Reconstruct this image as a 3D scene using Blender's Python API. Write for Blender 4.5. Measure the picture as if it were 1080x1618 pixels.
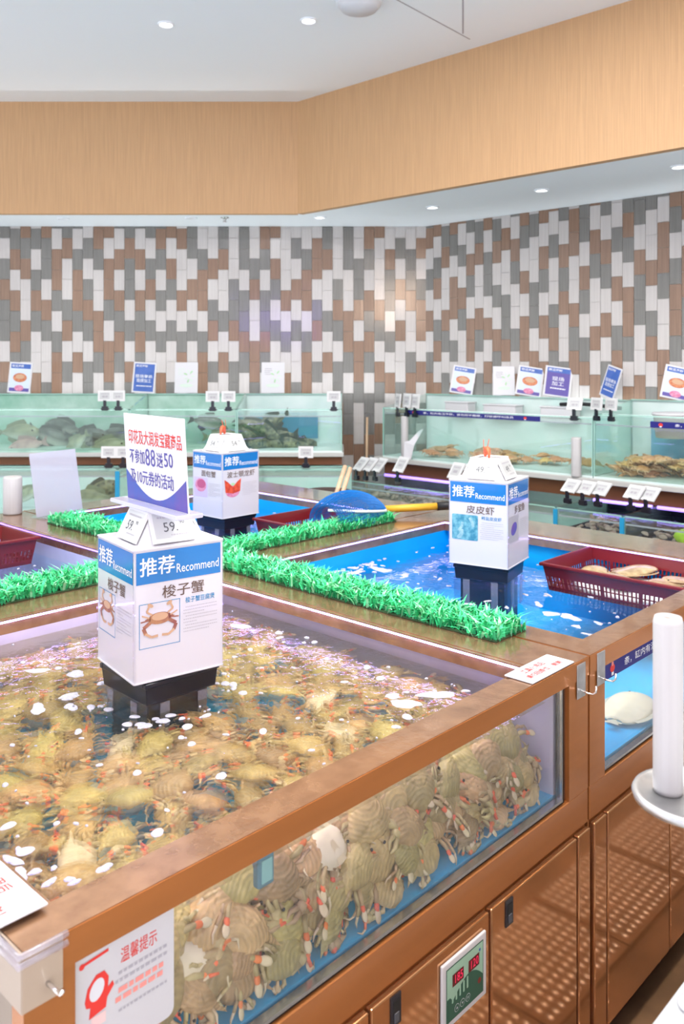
import bpy, bmesh, math, random
from mathutils import Matrix, Vector
R = random.Random(7)
PI = math.pi
SC = bpy.context.scene
C = SC.collection
for o in list(bpy.data.objects):
    bpy.data.objects.remove(o)

# ------------------------------------------------------------------ camera, world, lights, exposure
FPX, Y0, EYE = 1344.0, 572.0, 1.7
cam_d = bpy.data.cameras.new('camera')
cam_d.sensor_fit = 'HORIZONTAL'
cam_d.sensor_width = 36.0
cam_d.lens = 36.0 * FPX / 1080.0
cam_d.shift_y = (Y0 - 809.0) / 1080.0
cam_d.clip_start = 0.05
cam_d.dof.use_dof = True
cam_d.dof.focus_distance = 2.0
cam_d.dof.aperture_fstop = 9.0
cam = bpy.data.objects.new('camera', cam_d)
C.objects.link(cam)
cam.location = (0, 0, EYE)
cam.rotation_euler = (PI / 2, 0, 0)
SC.camera = cam

wd = bpy.data.worlds.new('world')
wd.use_nodes = True
wd.node_tree.nodes['Background'].inputs[0].default_value = (0.92, 0.96, 1.0, 1)
wd.node_tree.nodes['Background'].inputs[1].default_value = 1.95
SC.world = wd
SC.view_settings.view_transform = 'Standard'
SC.view_settings.look = 'None'
SC.view_settings.exposure = -0.07
SC.view_settings.gamma = 1.0
SC.view_settings.use_curve_mapping = False
SC.cycles.max_bounces = 10
SC.cycles.transparent_max_bounces = 24
SC.cycles.caustics_reflective = False
SC.cycles.caustics_refractive = True
SC.cycles.sample_clamp_indirect = 6.0
SC.cycles.use_denoising = True


def area(name, loc, size, power, col=(1, 0.98, 0.97), rot=(0, 0, 0)):
    l = bpy.data.lights.new(name, 'AREA')
    l.shape = 'RECTANGLE'
    l.size, l.size_y = size
    l.energy = power
    l.color = col
    o = bpy.data.objects.new(name, l)
    o.location = loc
    o.rotation_euler = rot
    C.objects.link(o)
    return o


ZC, ZL = 3.53, 2.746                       # upper ceiling, lowered ceiling
ADDED_PANELS = [(-1.1, 1.6), (0.35, 1.6), (-1.1, 3.2), (0.35, 3.2)]  # unseen ceiling panels added for soft, even light over the tanks
for px, py in ADDED_PANELS:
    area('added_panel_lamp', (px, py, ZC - 0.03), (0.9, 0.9), 24)

# ------------------------------------------------------------------ frames of reference
TH = math.radians(43.4)
A1 = Vector((math.sin(TH), math.cos(TH), 0))      # along the front of the island
A2 = Vector((-math.cos(TH), math.sin(TH), 0))     # across the island, away
P0 = Vector((-0.34613, 1.04071, 0))
ISLE = PI / 2 - TH


def UV(u, v, z=0.0):
    return P0 + A1 * u + A2 * v + Vector((0, 0, z))


def toUV(x, y):
    q = Vector((x, y, 0)) - P0
    return q.dot(A1), q.dot(A2)


def px_z(x, y, z):
    D = FPX * (EYE - z) / (y - Y0)
    return Vector(((x - 540) / FPX * D, D, z))


def px_d(x, y, D):
    return Vector(((x - 540) / FPX * D, D, EYE - (y - Y0) / FPX * D))


def T(x=0, y=0, z=0):
    return Matrix.Translation((x, y, z))


def RX(a):
    return Matrix.Rotation(a, 4, 'X')


def RY(a):
    return Matrix.Rotation(a, 4, 'Y')


def RZ(a):
    return Matrix.Rotation(a, 4, 'Z')


def S(x, y=None, z=None):
    y = x if y is None else y
    z = x if z is None else z
    return Matrix.Diagonal((x, y, z, 1))


def frame(o, xd, yd):
    """a flat sheet: local x along xd, local y along yd, local z its outward normal"""
    xd, yd = Vector(xd).normalized(), Vector(yd).normalized()
    n = xd.cross(yd)
    M = Matrix.Identity(4)
    for i in range(3):
        M[i][0], M[i][1], M[i][2], M[i][3] = xd[i], yd[i], n[i], o[i]
    return M


ID = Matrix.Identity(4)

# ------------------------------------------------------------------ materials
MATS = {}


def mat(name, col, rough=0.5, metal=0.0, var=0.0, scale=20.0, stretch=(1, 1, 1), bump=0.0, bscale=None, coat=0.0, emit=None,
        estr=0.0, coords='Object', rnd=0.0, col2=None, trans=0.0, ior=1.45, spec=0.5, sss=0.0):
    if name in MATS:
        return MATS[name]
    m = bpy.data.materials.new(name)
    m.use_nodes = True
    nt = m.node_tree
    N, L = nt.nodes, nt.links
    p = N['Principled BSDF']
    p.inputs['Base Color'].default_value = (*col, 1)
    p.inputs['Roughness'].default_value = rough
    p.inputs['Metallic'].default_value = metal
    p.inputs['IOR'].default_value = ior
    p.inputs['Coat Weight'].default_value = coat
    p.inputs['Coat Roughness'].default_value = 0.06
    p.inputs['Transmission Weight'].default_value = trans
    p.inputs['Specular IOR Level'].default_value = spec
    p.inputs['Subsurface Weight'].default_value = sss
    p.inputs['Subsurface Radius'].default_value = (0.02, 0.01, 0.006)
    p.inputs['Subsurface Scale'].default_value = 0.3
    if emit:
        p.inputs['Emission Color'].default_value = (*emit, 1)
        p.inputs['Emission Strength'].default_value = estr
    tc = N.new('ShaderNodeTexCoord')
    mp = N.new('ShaderNodeMapping')
    mp.inputs['Scale'].default_value = stretch
    L.new(tc.outputs[coords], mp.inputs['Vector'])
    src = None
    if var or col2:
        no = N.new('ShaderNodeTexNoise')
        no.inputs['Scale'].default_value = scale
        no.inputs['Detail'].default_value = 5
        L.new(mp.outputs[0], no.inputs['Vector'])
        rp = N.new('ShaderNodeValToRGB')
        c2 = col2 or tuple(max(0, c * (1 - var)) for c in col)
        c1 = col if col2 else tuple(min(1, c * (1 + var)) for c in col)
        rp.color_ramp.elements[0].position = 0.36
        rp.color_ramp.elements[1].position = 0.64
        rp.color_ramp.elements[0].color = (*c2, 1)
        rp.color_ramp.elements[1].color = (*c1, 1)
        L.new(no.outputs['Fac'], rp.inputs['Fac'])
        src = rp.outputs['Color']
    if rnd:
        oi = N.new('ShaderNodeObjectInfo')
        hs = N.new('ShaderNodeHueSaturation')
        mr = N.new('ShaderNodeMapRange')
        mr.inputs['To Min'].default_value = 1 - rnd
        mr.inputs['To Max'].default_value = 1 + rnd
        L.new(oi.outputs['Random'], mr.inputs['Value'])
        L.new(mr.outputs[0], hs.inputs['Value'])
        mr2 = N.new('ShaderNodeMapRange')
        mr2.inputs['To Min'].default_value = 0.5 - rnd * 0.1
        mr2.inputs['To Max'].default_value = 0.5 + rnd * 0.1
        ml = N.new('ShaderNodeMath')
        ml.operation = 'FRACT'
        mm = N.new('ShaderNodeMath')
        mm.operation = 'MULTIPLY'
        mm.inputs[1].default_value = 7.31
        L.new(oi.outputs['Random'], mm.inputs[0])
        L.new(mm.outputs[0], ml.inputs[0])
        L.new(ml.outputs[0], mr2.inputs['Value'])
        L.new(mr2.outputs[0], hs.inputs['Hue'])
        if src:
            L.new(src, hs.inputs['Color'])
        else:
            hs.inputs['Color'].default_value = (*col, 1)
        src = hs.outputs['Color']
    if src:
        L.new(src, p.inputs['Base Color'])
    if bump:
        nb = N.new('ShaderNodeTexNoise')
        nb.inputs['Scale'].default_value = bscale or scale
        nb.inputs['Detail'].default_value = 4
        L.new(mp.outputs[0], nb.inputs['Vector'])
        b = N.new('ShaderNodeBump')
        b.inputs['Strength'].default_value = bump
        b.inputs['Distance'].default_value = 0.01
        L.new(nb.outputs['Fac'], b.inputs['Height'])
        L.new(b.outputs['Normal'], p.inputs['Normal'])
        if coat:
            L.new(b.outputs['Normal'], p.inputs['Coat Normal'])
    MATS[name] = m
    return m


def clear(name, tint=(1, 1, 1), ior=1.45, rough=0.02, bump=0.0, bscale=30, stretch=(1, 1, 1), refl=1.0, haze=0.0, hazecol=(1, 1, 1), detail=2.0, lo=0.0, bend=0.0):
    """thin clear sheet or water surface: lets light straight through, reflects by Fresnel"""
    if name in MATS:
        return MATS[name]
    m = bpy.data.materials.new(name)
    m.use_nodes = True
    nt = m.node_tree
    N, L = nt.nodes, nt.links
    N.remove(N['Principled BSDF'])
    out = N['Material Output']
    tr = N.new('ShaderNodeBsdfTransparent')
    tr.inputs[0].default_value = (*tint, 1)
    gl = N.new('ShaderNodeBsdfGlossy')
    gl.inputs['Roughness'].default_value = rough
    gl.inputs['Color'].default_value = (refl, refl, refl, 1)
    fr = N.new('ShaderNodeFresnel')
    # the same reflectance from both sides of the thin sheet
    ge = N.new('ShaderNodeNewGeometry')
    io = N.new('ShaderNodeMapRange')
    io.inputs['To Min'].default_value = ior
    io.inputs['To Max'].default_value = 1.0 / ior
    L.new(ge.outputs['Backfacing'], io.inputs['Value'])
    L.new(io.outputs[0], fr.inputs['IOR'])
    mx = N.new('ShaderNodeMixShader')
    base = tr.outputs[0]
    rf = None
    if bend:
        rf = N.new('ShaderNodeBsdfRefraction')
        rf.inputs['Color'].default_value = (*tint, 1)
        rf.inputs['IOR'].default_value = 1.12
        rf.inputs['Roughness'].default_value = 0.0
        bm = N.new('ShaderNodeMixShader')
        bm.inputs[0].default_value = bend
        L.new(tr.outputs[0], bm.inputs[1])
        L.new(rf.outputs[0], bm.inputs[2])
        base = bm.outputs[0]
    if haze:
        df = N.new('ShaderNodeBsdfDiffuse')
        df.inputs[0].default_value = (*hazecol, 1)
        tl = N.new('ShaderNodeBsdfTranslucent')
        tl.inputs[0].default_value = (*hazecol, 1)
        ad = N.new('ShaderNodeMixShader')
        ad.inputs[0].default_value = 0.5
        L.new(df.outputs[0], ad.inputs[1])
        L.new(tl.outputs[0], ad.inputs[2])
        hm = N.new('ShaderNodeMixShader')
        hm.inputs[0].default_value = haze
        L.new(base, hm.inputs[1])
        L.new(ad.outputs[0], hm.inputs[2])
        base = hm.outputs[0]
    L.new(base, mx.inputs[1])
    L.new(gl.outputs[0], mx.inputs[2])
    if lo:
        ma = N.new('ShaderNodeMath')
        ma.operation = 'ADD'
        ma.inputs[1].default_value = lo
        L.new(fr.outputs[0], ma.inputs[0])
        L.new(ma.outputs[0], mx.inputs[0])
    else:
        L.new(fr.outputs[0], mx.inputs[0])
    if bump:
        tc = N.new('ShaderNodeTexCoord')
        mp = N.new('ShaderNodeMapping')
        mp.inputs['Scale'].default_value = stretch
        L.new(tc.outputs['Object'], mp.inputs['Vector'])
        no = N.new('ShaderNodeTexNoise')
        no.inputs['Scale'].default_value = bscale
        no.inputs['Detail'].default_value = detail
        no.inputs['Distortion'].default_value = 0.6
        L.new(mp.outputs[0], no.inputs['Vector'])
        b = N.new('ShaderNodeBump')
        b.inputs['Strength'].default_value = bump
        b.inputs['Distance'].default_value = 0.02
        L.new(no.outputs['Fac'], b.inputs['Height'])
        L.new(b.outputs['Normal'], gl.inputs['Normal'])
        L.new(b.outputs['Normal'], fr.inputs['Normal'])
        if rf:
            L.new(b.outputs['Normal'], rf.inputs['Normal'])
    L.new(mx.outputs[0], out.inputs['Surface'])
    MATS[name] = m
    return m


white_paint = mat('white_paint', (0.88, 0.91, 0.95), 0.7)
soffit_paint = mat('soffit_paint', (0.87, 0.93, 0.98), 0.6)
fascia = mat('wallpaper_tan', (0.53, 0.32, 0.165), 0.6, var=0.07, scale=6, stretch=(30, 30, 0.6), bump=0.15, bscale=9)
grout = mat('grout', (0.62, 0.60, 0.56), 0.8)
tile_w = mat('tile_cream', (0.54, 0.505, 0.49), 0.13, var=0.05, scale=3, stretch=(40, 40, 1), bump=0.03, bscale=2)
tile_b = mat('tile_brown', (0.262, 0.162, 0.112), 0.13, var=0.10, scale=3, stretch=(40, 40, 1), bump=0.03, bscale=2)
tile_g = mat('tile_grey', (0.195, 0.187, 0.175), 0.13, var=0.10, scale=3, stretch=(40, 40, 1), bump=0.03, bscale=2)
floor_m = mat('floor_brown', (0.22, 0.12, 0.06), 0.3, var=0.25, scale=5)
bronze = mat('bronze_steel', (0.53, 0.195, 0.055), 0.2, metal=0.5, var=0.05, scale=3, stretch=(1, 1, 8), coat=0.25)
bronze_top = mat('bronze_rim_wet', (0.46, 0.26, 0.145), 0.22, metal=0.6, col2=(0.33, 0.175, 0.095), scale=22, bump=0.05, bscale=40, coat=0.6)
bronze_dark = mat('bronze_recess', (0.16, 0.06, 0.025), 0.4, metal=0.3)
black = mat('black_gasket', (0.012, 0.012, 0.013), 0.45)
black_pl = mat('black_plastic', (0.012, 0.013, 0.022), 0.3, coat=0.3)
steel = mat('steel', (0.62, 0.62, 0.62), 0.25, metal=1.0, var=0.05, scale=30)
guard_m = mat('guard_plastic', (0.46, 0.36, 0.27), 0.3, coat=0.3)
side_steel = mat('side_steel', (0.36, 0.29, 0.23), 0.35, metal=0.5)
steel_worn = mat('worn_steel', (0.60, 0.60, 0.60), 0.35, metal=0.85, var=0.12, scale=25)
chrome = mat('chrome', (0.9, 0.9, 0.9), 0.12, metal=1.0)
grey_lip = mat('grey_lip', (0.55, 0.54, 0.52), 0.35)
blue_liner = mat('blue_liner', (0.0, 0.40, 0.78), 0.45, var=0.08, scale=4)
led_lilac_liner = mat('led_lilac_liner', (0.64, 0.58, 0.76), 0.4, var=0.08, scale=6)  # lilac of the LED glow painted into the basin walls
mint_liner = mat('mint_liner', (0.60, 0.77, 0.73), 0.5, col2=(0.74, 0.85, 0.83), scale=4)
green_liner = mat('green_liner', (0.27, 0.50, 0.39), 0.5, col2=(0.52, 0.72, 0.63), scale=5)
aqua_liner = mat('aqua_liner', (0.10, 0.38, 0.58), 0.5, col2=(0.22, 0.50, 0.66), scale=4)
led = mat('led_strip', (0.8, 0.8, 1), 0.4, emit=(0.44, 0.34, 1.0), estr=15.0)
led_mid = mat('led_strip_mid', (0.8, 0.8, 1), 0.4, emit=(0.40, 0.29, 1.0), estr=7.0)
led_soft = mat('led_strip_soft', (0.8, 0.8, 1), 0.4, emit=(0.24, 0.09, 1.0), estr=5.0)
added_tube_white = mat('added_tube_white', (1, 1, 1), 0.4, emit=(0.9, 1.0, 0.98), estr=1.8)
led_dim = mat('led_violet_dim', (0.6, 0.5, 1), 0.4, emit=(0.34, 0.21, 1.0), estr=2.2)
lamp_face = mat('lamp_face', (1, 1, 1), 0.5, emit=(1, 0.98, 0.95), estr=9.0)
added_panel_face = mat('added_panel_lamp_face', (1, 1, 1), 0.5, emit=(1, 0.97, 0.93), estr=5.0)
card = mat('white_card', (0.72, 0.71, 0.74), 0.4)
card_gloss = mat('white_gloss_panel', (0.69, 0.665, 0.715), 0.25, coat=0.6)
tag_white = mat('tag_white', (0.73, 0.73, 0.73), 0.4)
tag_screen = mat('tag_screen', (0.55, 0.56, 0.56), 0.35)
ink = mat('ink_grey', (0.10, 0.10, 0.11), 0.6)
ink_soft = mat('ink_soft', (0.42, 0.40, 0.44), 0.6)
ink_brown = mat('ink_brown', (0.14, 0.085, 0.065), 0.6)
band_blue = mat('band_blue', (0.0, 0.17, 0.52), 0.25, coat=0.6)
text_blue = mat('text_blue', (0.0, 0.22, 0.48), 0.5)
ink_white = mat('ink_white', (0.88, 0.88, 0.9), 0.5)
ink_red = mat('ink_red', (0.74, 0.045, 0.035), 0.5)
ink_pink = mat('ink_pink', (0.85, 0.30, 0.26), 0.5)
ink_navy = mat('ink_navy', (0.10, 0.085, 0.36), 0.5)
navy = mat('navy_banner', (0.012, 0.012, 0.19), 0.4)
purple_pr = mat('purple_print', (0.15, 0.07, 0.36), 0.4, col2=(0.03, 0.09, 0.42), scale=8)
poster_blue = mat('poster_blue', (0.03, 0.11, 0.42), 0.4, col2=(0.08, 0.16, 0.50), scale=9)
poster_violet = mat('poster_violet', (0.12, 0.09, 0.36), 0.4)
poster_pale = mat('poster_pale', (0.66, 0.74, 0.86), 0.4)
leafy = mat('print_green', (0.42, 0.68, 0.40), 0.5)
pale_green = mat('print_pale_green', (0.66, 0.76, 0.68), 0.5)
food_or = mat('print_orange', (0.72, 0.30, 0.14), 0.5, col2=(0.5, 0.14, 0.07), scale=60)
food_pk = mat('print_pink', (0.78, 0.36, 0.52), 0.5, col2=(0.62, 0.16, 0.3), scale=60)
food_teal = mat('print_teal', (0.04, 0.24, 0.36), 0.4, col2=(0.20, 0.48, 0.56), scale=70)
crab_pr = mat('print_crab', (0.46, 0.22, 0.11), 0.5, col2=(0.30, 0.10, 0.09), scale=70)
crab_pr2 = mat('print_crab_light', (0.62, 0.38, 0.24), 0.5)
acrylic = clear('acrylic', (0.97, 0.97, 0.99), 1.45)
acrylic_strip = clear('acrylic_strip', (0.95, 0.94, 0.98), 1.45, haze=0.22, hazecol=(0.8, 0.78, 0.86))
acrylic_lilac = clear('acrylic_lilac', (0.93, 0.92, 0.99), 1.45, haze=0.62, hazecol=(0.80, 0.80, 0.92))
glass_front = clear('tank_glass', (0.97, 0.985, 0.98), 1.45, haze=0.03, hazecol=(0.9, 0.9, 0.9))
glass_mint = clear('mint_glass', (0.93, 0.985, 0.97), 1.45, haze=0.04, hazecol=(0.85, 0.97, 0.93))
glass_edge = mat('glass_edge', (0.36, 0.62, 0.54), 0.2, coat=0.5)
water_crab = clear('crab_water', (0.86, 0.84, 0.72), 1.33, bump=0.30, bscale=20, stretch=(1, 1, 1), detail=3, haze=0.03, hazecol=(0.85, 0.85, 0.8), bend=0.6)
water_blue = clear('blue_water', (0.86, 0.96, 1.0), 1.33, bump=0.13, bscale=14, detail=3)
water_mint = clear('mint_water', (0.93, 0.985, 0.97), 1.33, bump=0.1, bscale=14)
foam_m = mat('foam', (0.50, 0.49, 0.56), 0.5, bump=0.5, bscale=180, var=0.12, scale=160)
red_pl = mat('red_plastic', (0.17, 0.009, 0.014), 0.3, coat=0.4)
grass_m = mat('turf_green', (0.08, 0.70, 0.30), 0.4, col2=(0.04, 0.54, 0.20), scale=9, spec=0.3)
grass_l = mat('turf_light', (0.32, 0.80, 0.45), 0.4)
turf_mat = mat('turf_mat', (0.04, 0.10, 0.04), 0.7)
net_m = mat('net_blue', (0.0, 0.16, 0.52), 0.5)
rope_w = mat('rope_white', (0.8, 0.82, 0.86), 0.7)
yellow = mat('handle_yellow', (0.78, 0.42, 0.035), 0.4)
wood_m = mat('pale_wood', (0.66, 0.46, 0.30), 0.6, var=0.1, scale=6, stretch=(8, 8, 1))
plastic_film = mat('film_roll', (0.56, 0.54, 0.54), 0.35, var=0.03, scale=2, stretch=(60, 60, 1), sss=0.0)
cardboard = mat('core_card', (0.40, 0.27, 0.18), 0.8)
white_lam = mat('white_counter', (0.62, 0.64, 0.64), 0.3)
shell_top = mat('crab_shell', (0.58, 0.41, 0.18), 0.38, col2=(0.38, 0.27, 0.11), scale=42, bump=0.35, bscale=60, rnd=0.28, coat=0.25)
shell_belly = mat('crab_belly', (0.74, 0.63, 0.47), 0.4, var=0.08, scale=30, rnd=0.1)
crab_limb = mat('crab_limb', (0.56, 0.42, 0.22), 0.4, col2=(0.40, 0.28, 0.13), scale=45, rnd=0.22)
crab_red = mat('crab_red', (0.80, 0.16, 0.055), 0.4, rnd=0.15)
crab_cream = mat('crab_cream', (0.66, 0.53, 0.35), 0.4, rnd=0.12)
def ridges(m, scale=55.0, amt=0.17):
    """concentric growth ridges in colour and relief"""
    nt = m.node_tree
    N, L = nt.nodes, nt.links
    p = N['Principled BSDF']
    w = N.new('ShaderNodeTexWave')
    w.wave_type = 'RINGS'
    w.rings_direction = 'SPHERICAL'
    w.inputs['Scale'].default_value = scale
    w.inputs['Distortion'].default_value = 2.2
    w.inputs['Detail'].default_value = 2
    w.inputs['Detail Scale'].default_value = 1.5
    tc = N.new('ShaderNodeTexCoord')
    mp = N.new('ShaderNodeMapping')
    mp.inputs['Location'].default_value = (0, 0.022, 0)
    L.new(tc.outputs['Object'], mp.inputs['Vector'])
    L.new(mp.outputs[0], w.inputs['Vector'])
    src = p.inputs['Base Color'].links[0].from_socket
    mx = N.new('ShaderNodeMix')
    mx.data_type = 'RGBA'
    mx.blend_type = 'MULTIPLY'
    mx.inputs['Factor'].default_value = amt
    L.new(src, mx.inputs['A'])
    rp = N.new('ShaderNodeValToRGB')
    rp.color_ramp.elements[0].color = (0.45, 0.45, 0.4, 1)
    rp.color_ramp.elements[1].color = (1.15, 1.12, 1.0, 1)
    L.new(w.outputs['Fac'], rp.inputs['Fac'])
    L.new(rp.outputs['Color'], mx.inputs['B'])
    L.new(mx.outputs['Result'], p.inputs['Base Color'])
    b = N.new('ShaderNodeBump')
    b.inputs['Strength'].default_value = 0.35
    b.inputs['Distance'].default_value = 0.003
    L.new(w.outputs['Fac'], b.inputs['Height'])
    if p.inputs['Normal'].links:
        L.new(p.inputs['Normal'].links[0].from_socket, b.inputs['Normal'])
    L.new(b.outputs['Normal'], p.inputs['Normal'])


ridges(shell_top)
door_m = mat('bronze_door', (0.68, 0.33, 0.14), 0.085, metal=0.8, var=0.05, scale=3, stretch=(1, 1, 8), coat=0.2)
eye_m = mat('eye_black', (0.01, 0.01, 0.01), 0.2)

# ------------------------------------------------------------------ mesh builder
TXT = {}


def text_mesh(body, weight=0.0):
    key = (body, weight)
    if key not in TXT:
        cu = bpy.data.curves.new('text', 'FONT')
        cu.body = body
        cu.size = 1.0
        cu.resolution_u = 2
        cu.offset = weight
        o = bpy.data.objects.new('text', cu)
        C.objects.link(o)
        dg = bpy.context.evaluated_depsgraph_get()
        me = bpy.data.meshes.new_from_object(o.evaluated_get(dg))
        vs = [tuple(v.co) for v in me.vertices]
        fs = [tuple(p.vertices) for p in me.polygons]
        bpy.data.objects.remove(o)
        bpy.data.curves.remove(cu)
        bpy.data.meshes.remove(me)
        xs = [v[0] for v in vs] or [0]
        ys = [v[1] for v in vs] or [0]
        TXT[key] = (vs, fs, min(xs), max(xs), min(ys), max(ys))
    return TXT[key]


class MB:
    def __init__(self):
        self.v, self.f, self.mi, self.sm, self.mats = [], [], [], [], []

    def slot(self, m):
        if m not in self.mats:
            self.mats.append(m)
        return self.mats.index(m)

    def add(self, vs, fs, m, M=ID, smooth=False):
        b = len(self.v)
        i = self.slot(m)
        self.v.extend([tuple(M @ Vector(p)) for p in vs])
        flip = M.determinant() < 0
        for f in fs:
            f = [b + k for k in f]
            self.f.append(f[::-1] if flip else f)
            self.mi.append(i)
            self.sm.append(smooth)
        return self

    def box(self, x0, x1, y0, y1, z0, z1, m, M=ID):
        vs = [(x0, y0, z0), (x1, y0, z0), (x1, y1, z0), (x0, y1, z0), (x0, y0, z1), (x1, y0, z1), (x1, y1, z1), (x0, y1, z1)]
        fs = [(0, 3, 2, 1), (4, 5, 6, 7), (0, 1, 5, 4), (1, 2, 6, 5), (2, 3, 7, 6), (3, 0, 4, 7)]
        return self.add(vs, fs, m, M)

    def quad(self, pts, m, M=ID):
        return self.add(pts, [tuple(range(len(pts)))], m, M)

    def prism(self, poly, z0, z1, m, M=ID):
        n = len(poly)
        vs = [(x, y, z0) for x, y in poly] + [(x, y, z1) for x, y in poly]
        fs = [tuple(range(n - 1, -1, -1)), tuple(range(n, 2 * n))] + [(i, (i + 1) % n, n + (i + 1) % n, n + i) for i in range(n)]
        return self.add(vs, fs, m, M)

    def tube(self, path, rad, m, n=8, M=ID, caps=True, flat=1.0, smooth=True):
        path = [Vector(p) for p in path]
        rad = rad if isinstance(rad, (list, tuple)) else [rad] * len(path)
        vs, fs = [], []
        up = Vector((0, 0, 1))
        prev = None
        for i, p in enumerate(path):
            d = (path[min(i + 1, len(path) - 1)] - path[max(i - 1, 0)]).normalized()
            if prev is None:
                a = d.cross(up)
                if a.length < 0.05:
                    a = d.cross(Vector((1, 0, 0)))
            else:
                a = prev - d * prev.dot(d)
            a.normalize()
            prev = a
            b = d.cross(a)
            for k in range(n):
                t = 2 * PI * k / n
                vs.append(p + (a * math.cos(t) + b * math.sin(t) * flat) * rad[i])
        for i in range(len(path) - 1):
            for k in range(n):
                q = (k + 1) % n
                fs.append((i * n + k, i * n + q, (i + 1) * n + q, (i + 1) * n + k))
        if caps:
            fs.append(tuple(range(n - 1, -1, -1)))
            e = (len(path) - 1) * n
            fs.append(tuple(range(e, e + n)))
        return self.add(vs, fs, m, M, smooth)

    def lathe(self, prof, m, n=24, M=ID, smooth=True):
        vs, fs = [], []
        for r, z in prof:
            for k in range(n):
                t = 2 * PI * k / n
                vs.append((r * math.cos(t), r * math.sin(t), z))
        for i in range(len(prof) - 1):
            for k in range(n):
                q = (k + 1) % n
                fs.append((i * n + k, i * n + q, (i + 1) * n + q, (i + 1) * n + k))
        if prof[0][0] > 1e-5:
            fs.append(tuple(range(n - 1, -1, -1)))
        if prof[-1][0] > 1e-5:
            e = (len(prof) - 1) * n
            fs.append(tuple(range(e, e + n)))
        return self.add(vs, fs, m, M, smooth)

    def ball(self, m, M=ID, n=10, k=6, smooth=True):
        prof = [(max(1e-4, math.sin(PI * i / k)), -math.cos(PI * i / k)) for i in range(k + 1)]
        return self.lathe(prof, m, n, M, smooth)

    def disc(self, cx, cy, rx, ry, m, M=ID, n=20, z=0.0, rot=0.0):
        pts = []
        for k in range(n):
            t = 2 * PI * k / n
            x, y = rx * math.cos(t), ry * math.sin(t)
            pts.append((cx + x * math.cos(rot) - y * math.sin(rot), cy + x * math.sin(rot) + y * math.cos(rot), z))
        return self.add(pts, [tuple(range(n))], m, M)

    def rect(self, x0, y0, x1, y1, m, M=ID, z=0.0):
        return self.add([(x0, y0, z), (x1, y0, z), (x1, y1, z), (x0, y1, z)], [(0, 1, 2, 3)], m, M)

    def rrect(self, x0, y0, x1, y1, r, m, M=ID, z=0.0, n=5):
        pts = []
        for cx, cy, a in ((x1 - r, y0 + r, -PI / 2), (x1 - r, y1 - r, 0), (x0 + r, y1 - r, PI / 2), (x0 + r, y0 + r, PI)):
            for k in range(n + 1):
                t = a + PI / 2 * k / n
                pts.append((cx + r * math.cos(t), cy + r * math.sin(t), z))
        return self.add(pts, [tuple(range(len(pts)))], m, M)

    def frame2(self, x0, y0, x1, y1, w, m, M=ID, z=0.0):
        self.rect(x0, y0, x1, y0 + w, m, M, z)
        self.rect(x0, y1 - w, x1, y1, m, M, z)
        self.rect(x0, y0 + w, x0 + w, y1 - w, m, M, z)
        return self.rect(x1 - w, y0 + w, x1, y1 - w, m, M, z)

    def stroke(self, pts, w, m, M=ID, z=0.0):
        """a flat printed line"""
        for (x0, y0), (x1, y1) in zip(pts, pts[1:]):
            dx, dy = x1 - x0, y1 - y0
            l = math.hypot(dx, dy) or 1
            nx, ny = -dy / l * w / 2, dx / l * w / 2
            self.add([(x0 - nx, y0 - ny, z), (x1 - nx, y1 - ny, z), (x1 + nx, y1 + ny, z), (x0 + nx, y0 + ny, z)], [(0, 1, 2, 3)], m, M)
        return self

    def text(self, body, x0, y0, x1, y1, m, M=ID, z=0.0, weight=0.0):
        """lettering fitted to the rectangle x0..x1, y0..y1"""
        vs, fs, a, b, c, d = text_mesh(body, weight)
        if not vs:
            return self
        sx, sy = (x1 - x0) / max(b - a, 1e-6), (y1 - y0) / max(d - c, 1e-6)
        return self.add([(x0 + (v[0] - a) * sx, y0 + (v[1] - c) * sy, z) for v in vs], fs, m, M)

    def lines(self, x0, y0, x1, y1, n, m, M=ID, z=0.0, fill=0.45, rng=R):
        """rows of small print too fine to read"""
        h = (y1 - y0) / n
        for i in range(n):
            yb = y1 - (i + 1) * h + h * (1 - fill) / 2
            x = x0 + (0 if i % 3 else (x1 - x0) * 0.06)
            end = x1 if i % 3 != 2 else x0 + (x1 - x0) * rng.uniform(0.4, 0.9)
            while x < end:
                w = rng.uniform(0.6, 1.3) * h * fill * 1.6
                self.rect(x, yb, min(x + w, end), yb + h * fill, m, M, z)
                x += w + h * 0.25
        return self


def obj(name, mb, parent=None, bevel=0.0, seg=2, loc=None):
    me = bpy.data.meshes.new(name)
    me.from_pydata(mb.v, [], mb.f)
    for m in mb.mats:
        me.materials.append(m)
    me.polygons.foreach_set('material_index', mb.mi)
    me.polygons.foreach_set('use_smooth', mb.sm)
    me.update()
    o = bpy.data.objects.new(name, me)
    C.objects.link(o)
    if parent is not None:
        o.parent = parent
    if loc is not None:
        o.location = loc
    if bevel:
        bv = o.modifiers.new('bevel', 'BEVEL')
        bv.width = bevel
        bv.segments = seg
        bv.limit_method = 'ANGLE'
        bv.angle_limit = math.radians(50)
    return o


def tag(o, label=None, cat=None, group=None, kind=None):
    if label:
        o['label'] = label
    if cat:
        o['category'] = cat
    if group:
        o['group'] = group
    if kind:
        o['kind'] = kind
    return o


def thing(name, label, cat, loc=(0, 0, 0), rz=0.0, group=None):
    o = bpy.data.objects.new(name, None)
    o.empty_display_size = 0.05
    C.objects.link(o)
    o.location = loc
    o.rotation_euler = (0, 0, rz)
    return tag(o, label, cat, group)


def struct(name, mb, label, cat, bevel=0.0):
    return tag(obj(name, mb, None, bevel), label, cat, None, 'structure')


KIDS = {}


def children(o):
    return [c for c in bpy.data.objects if c.parent is o]


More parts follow.
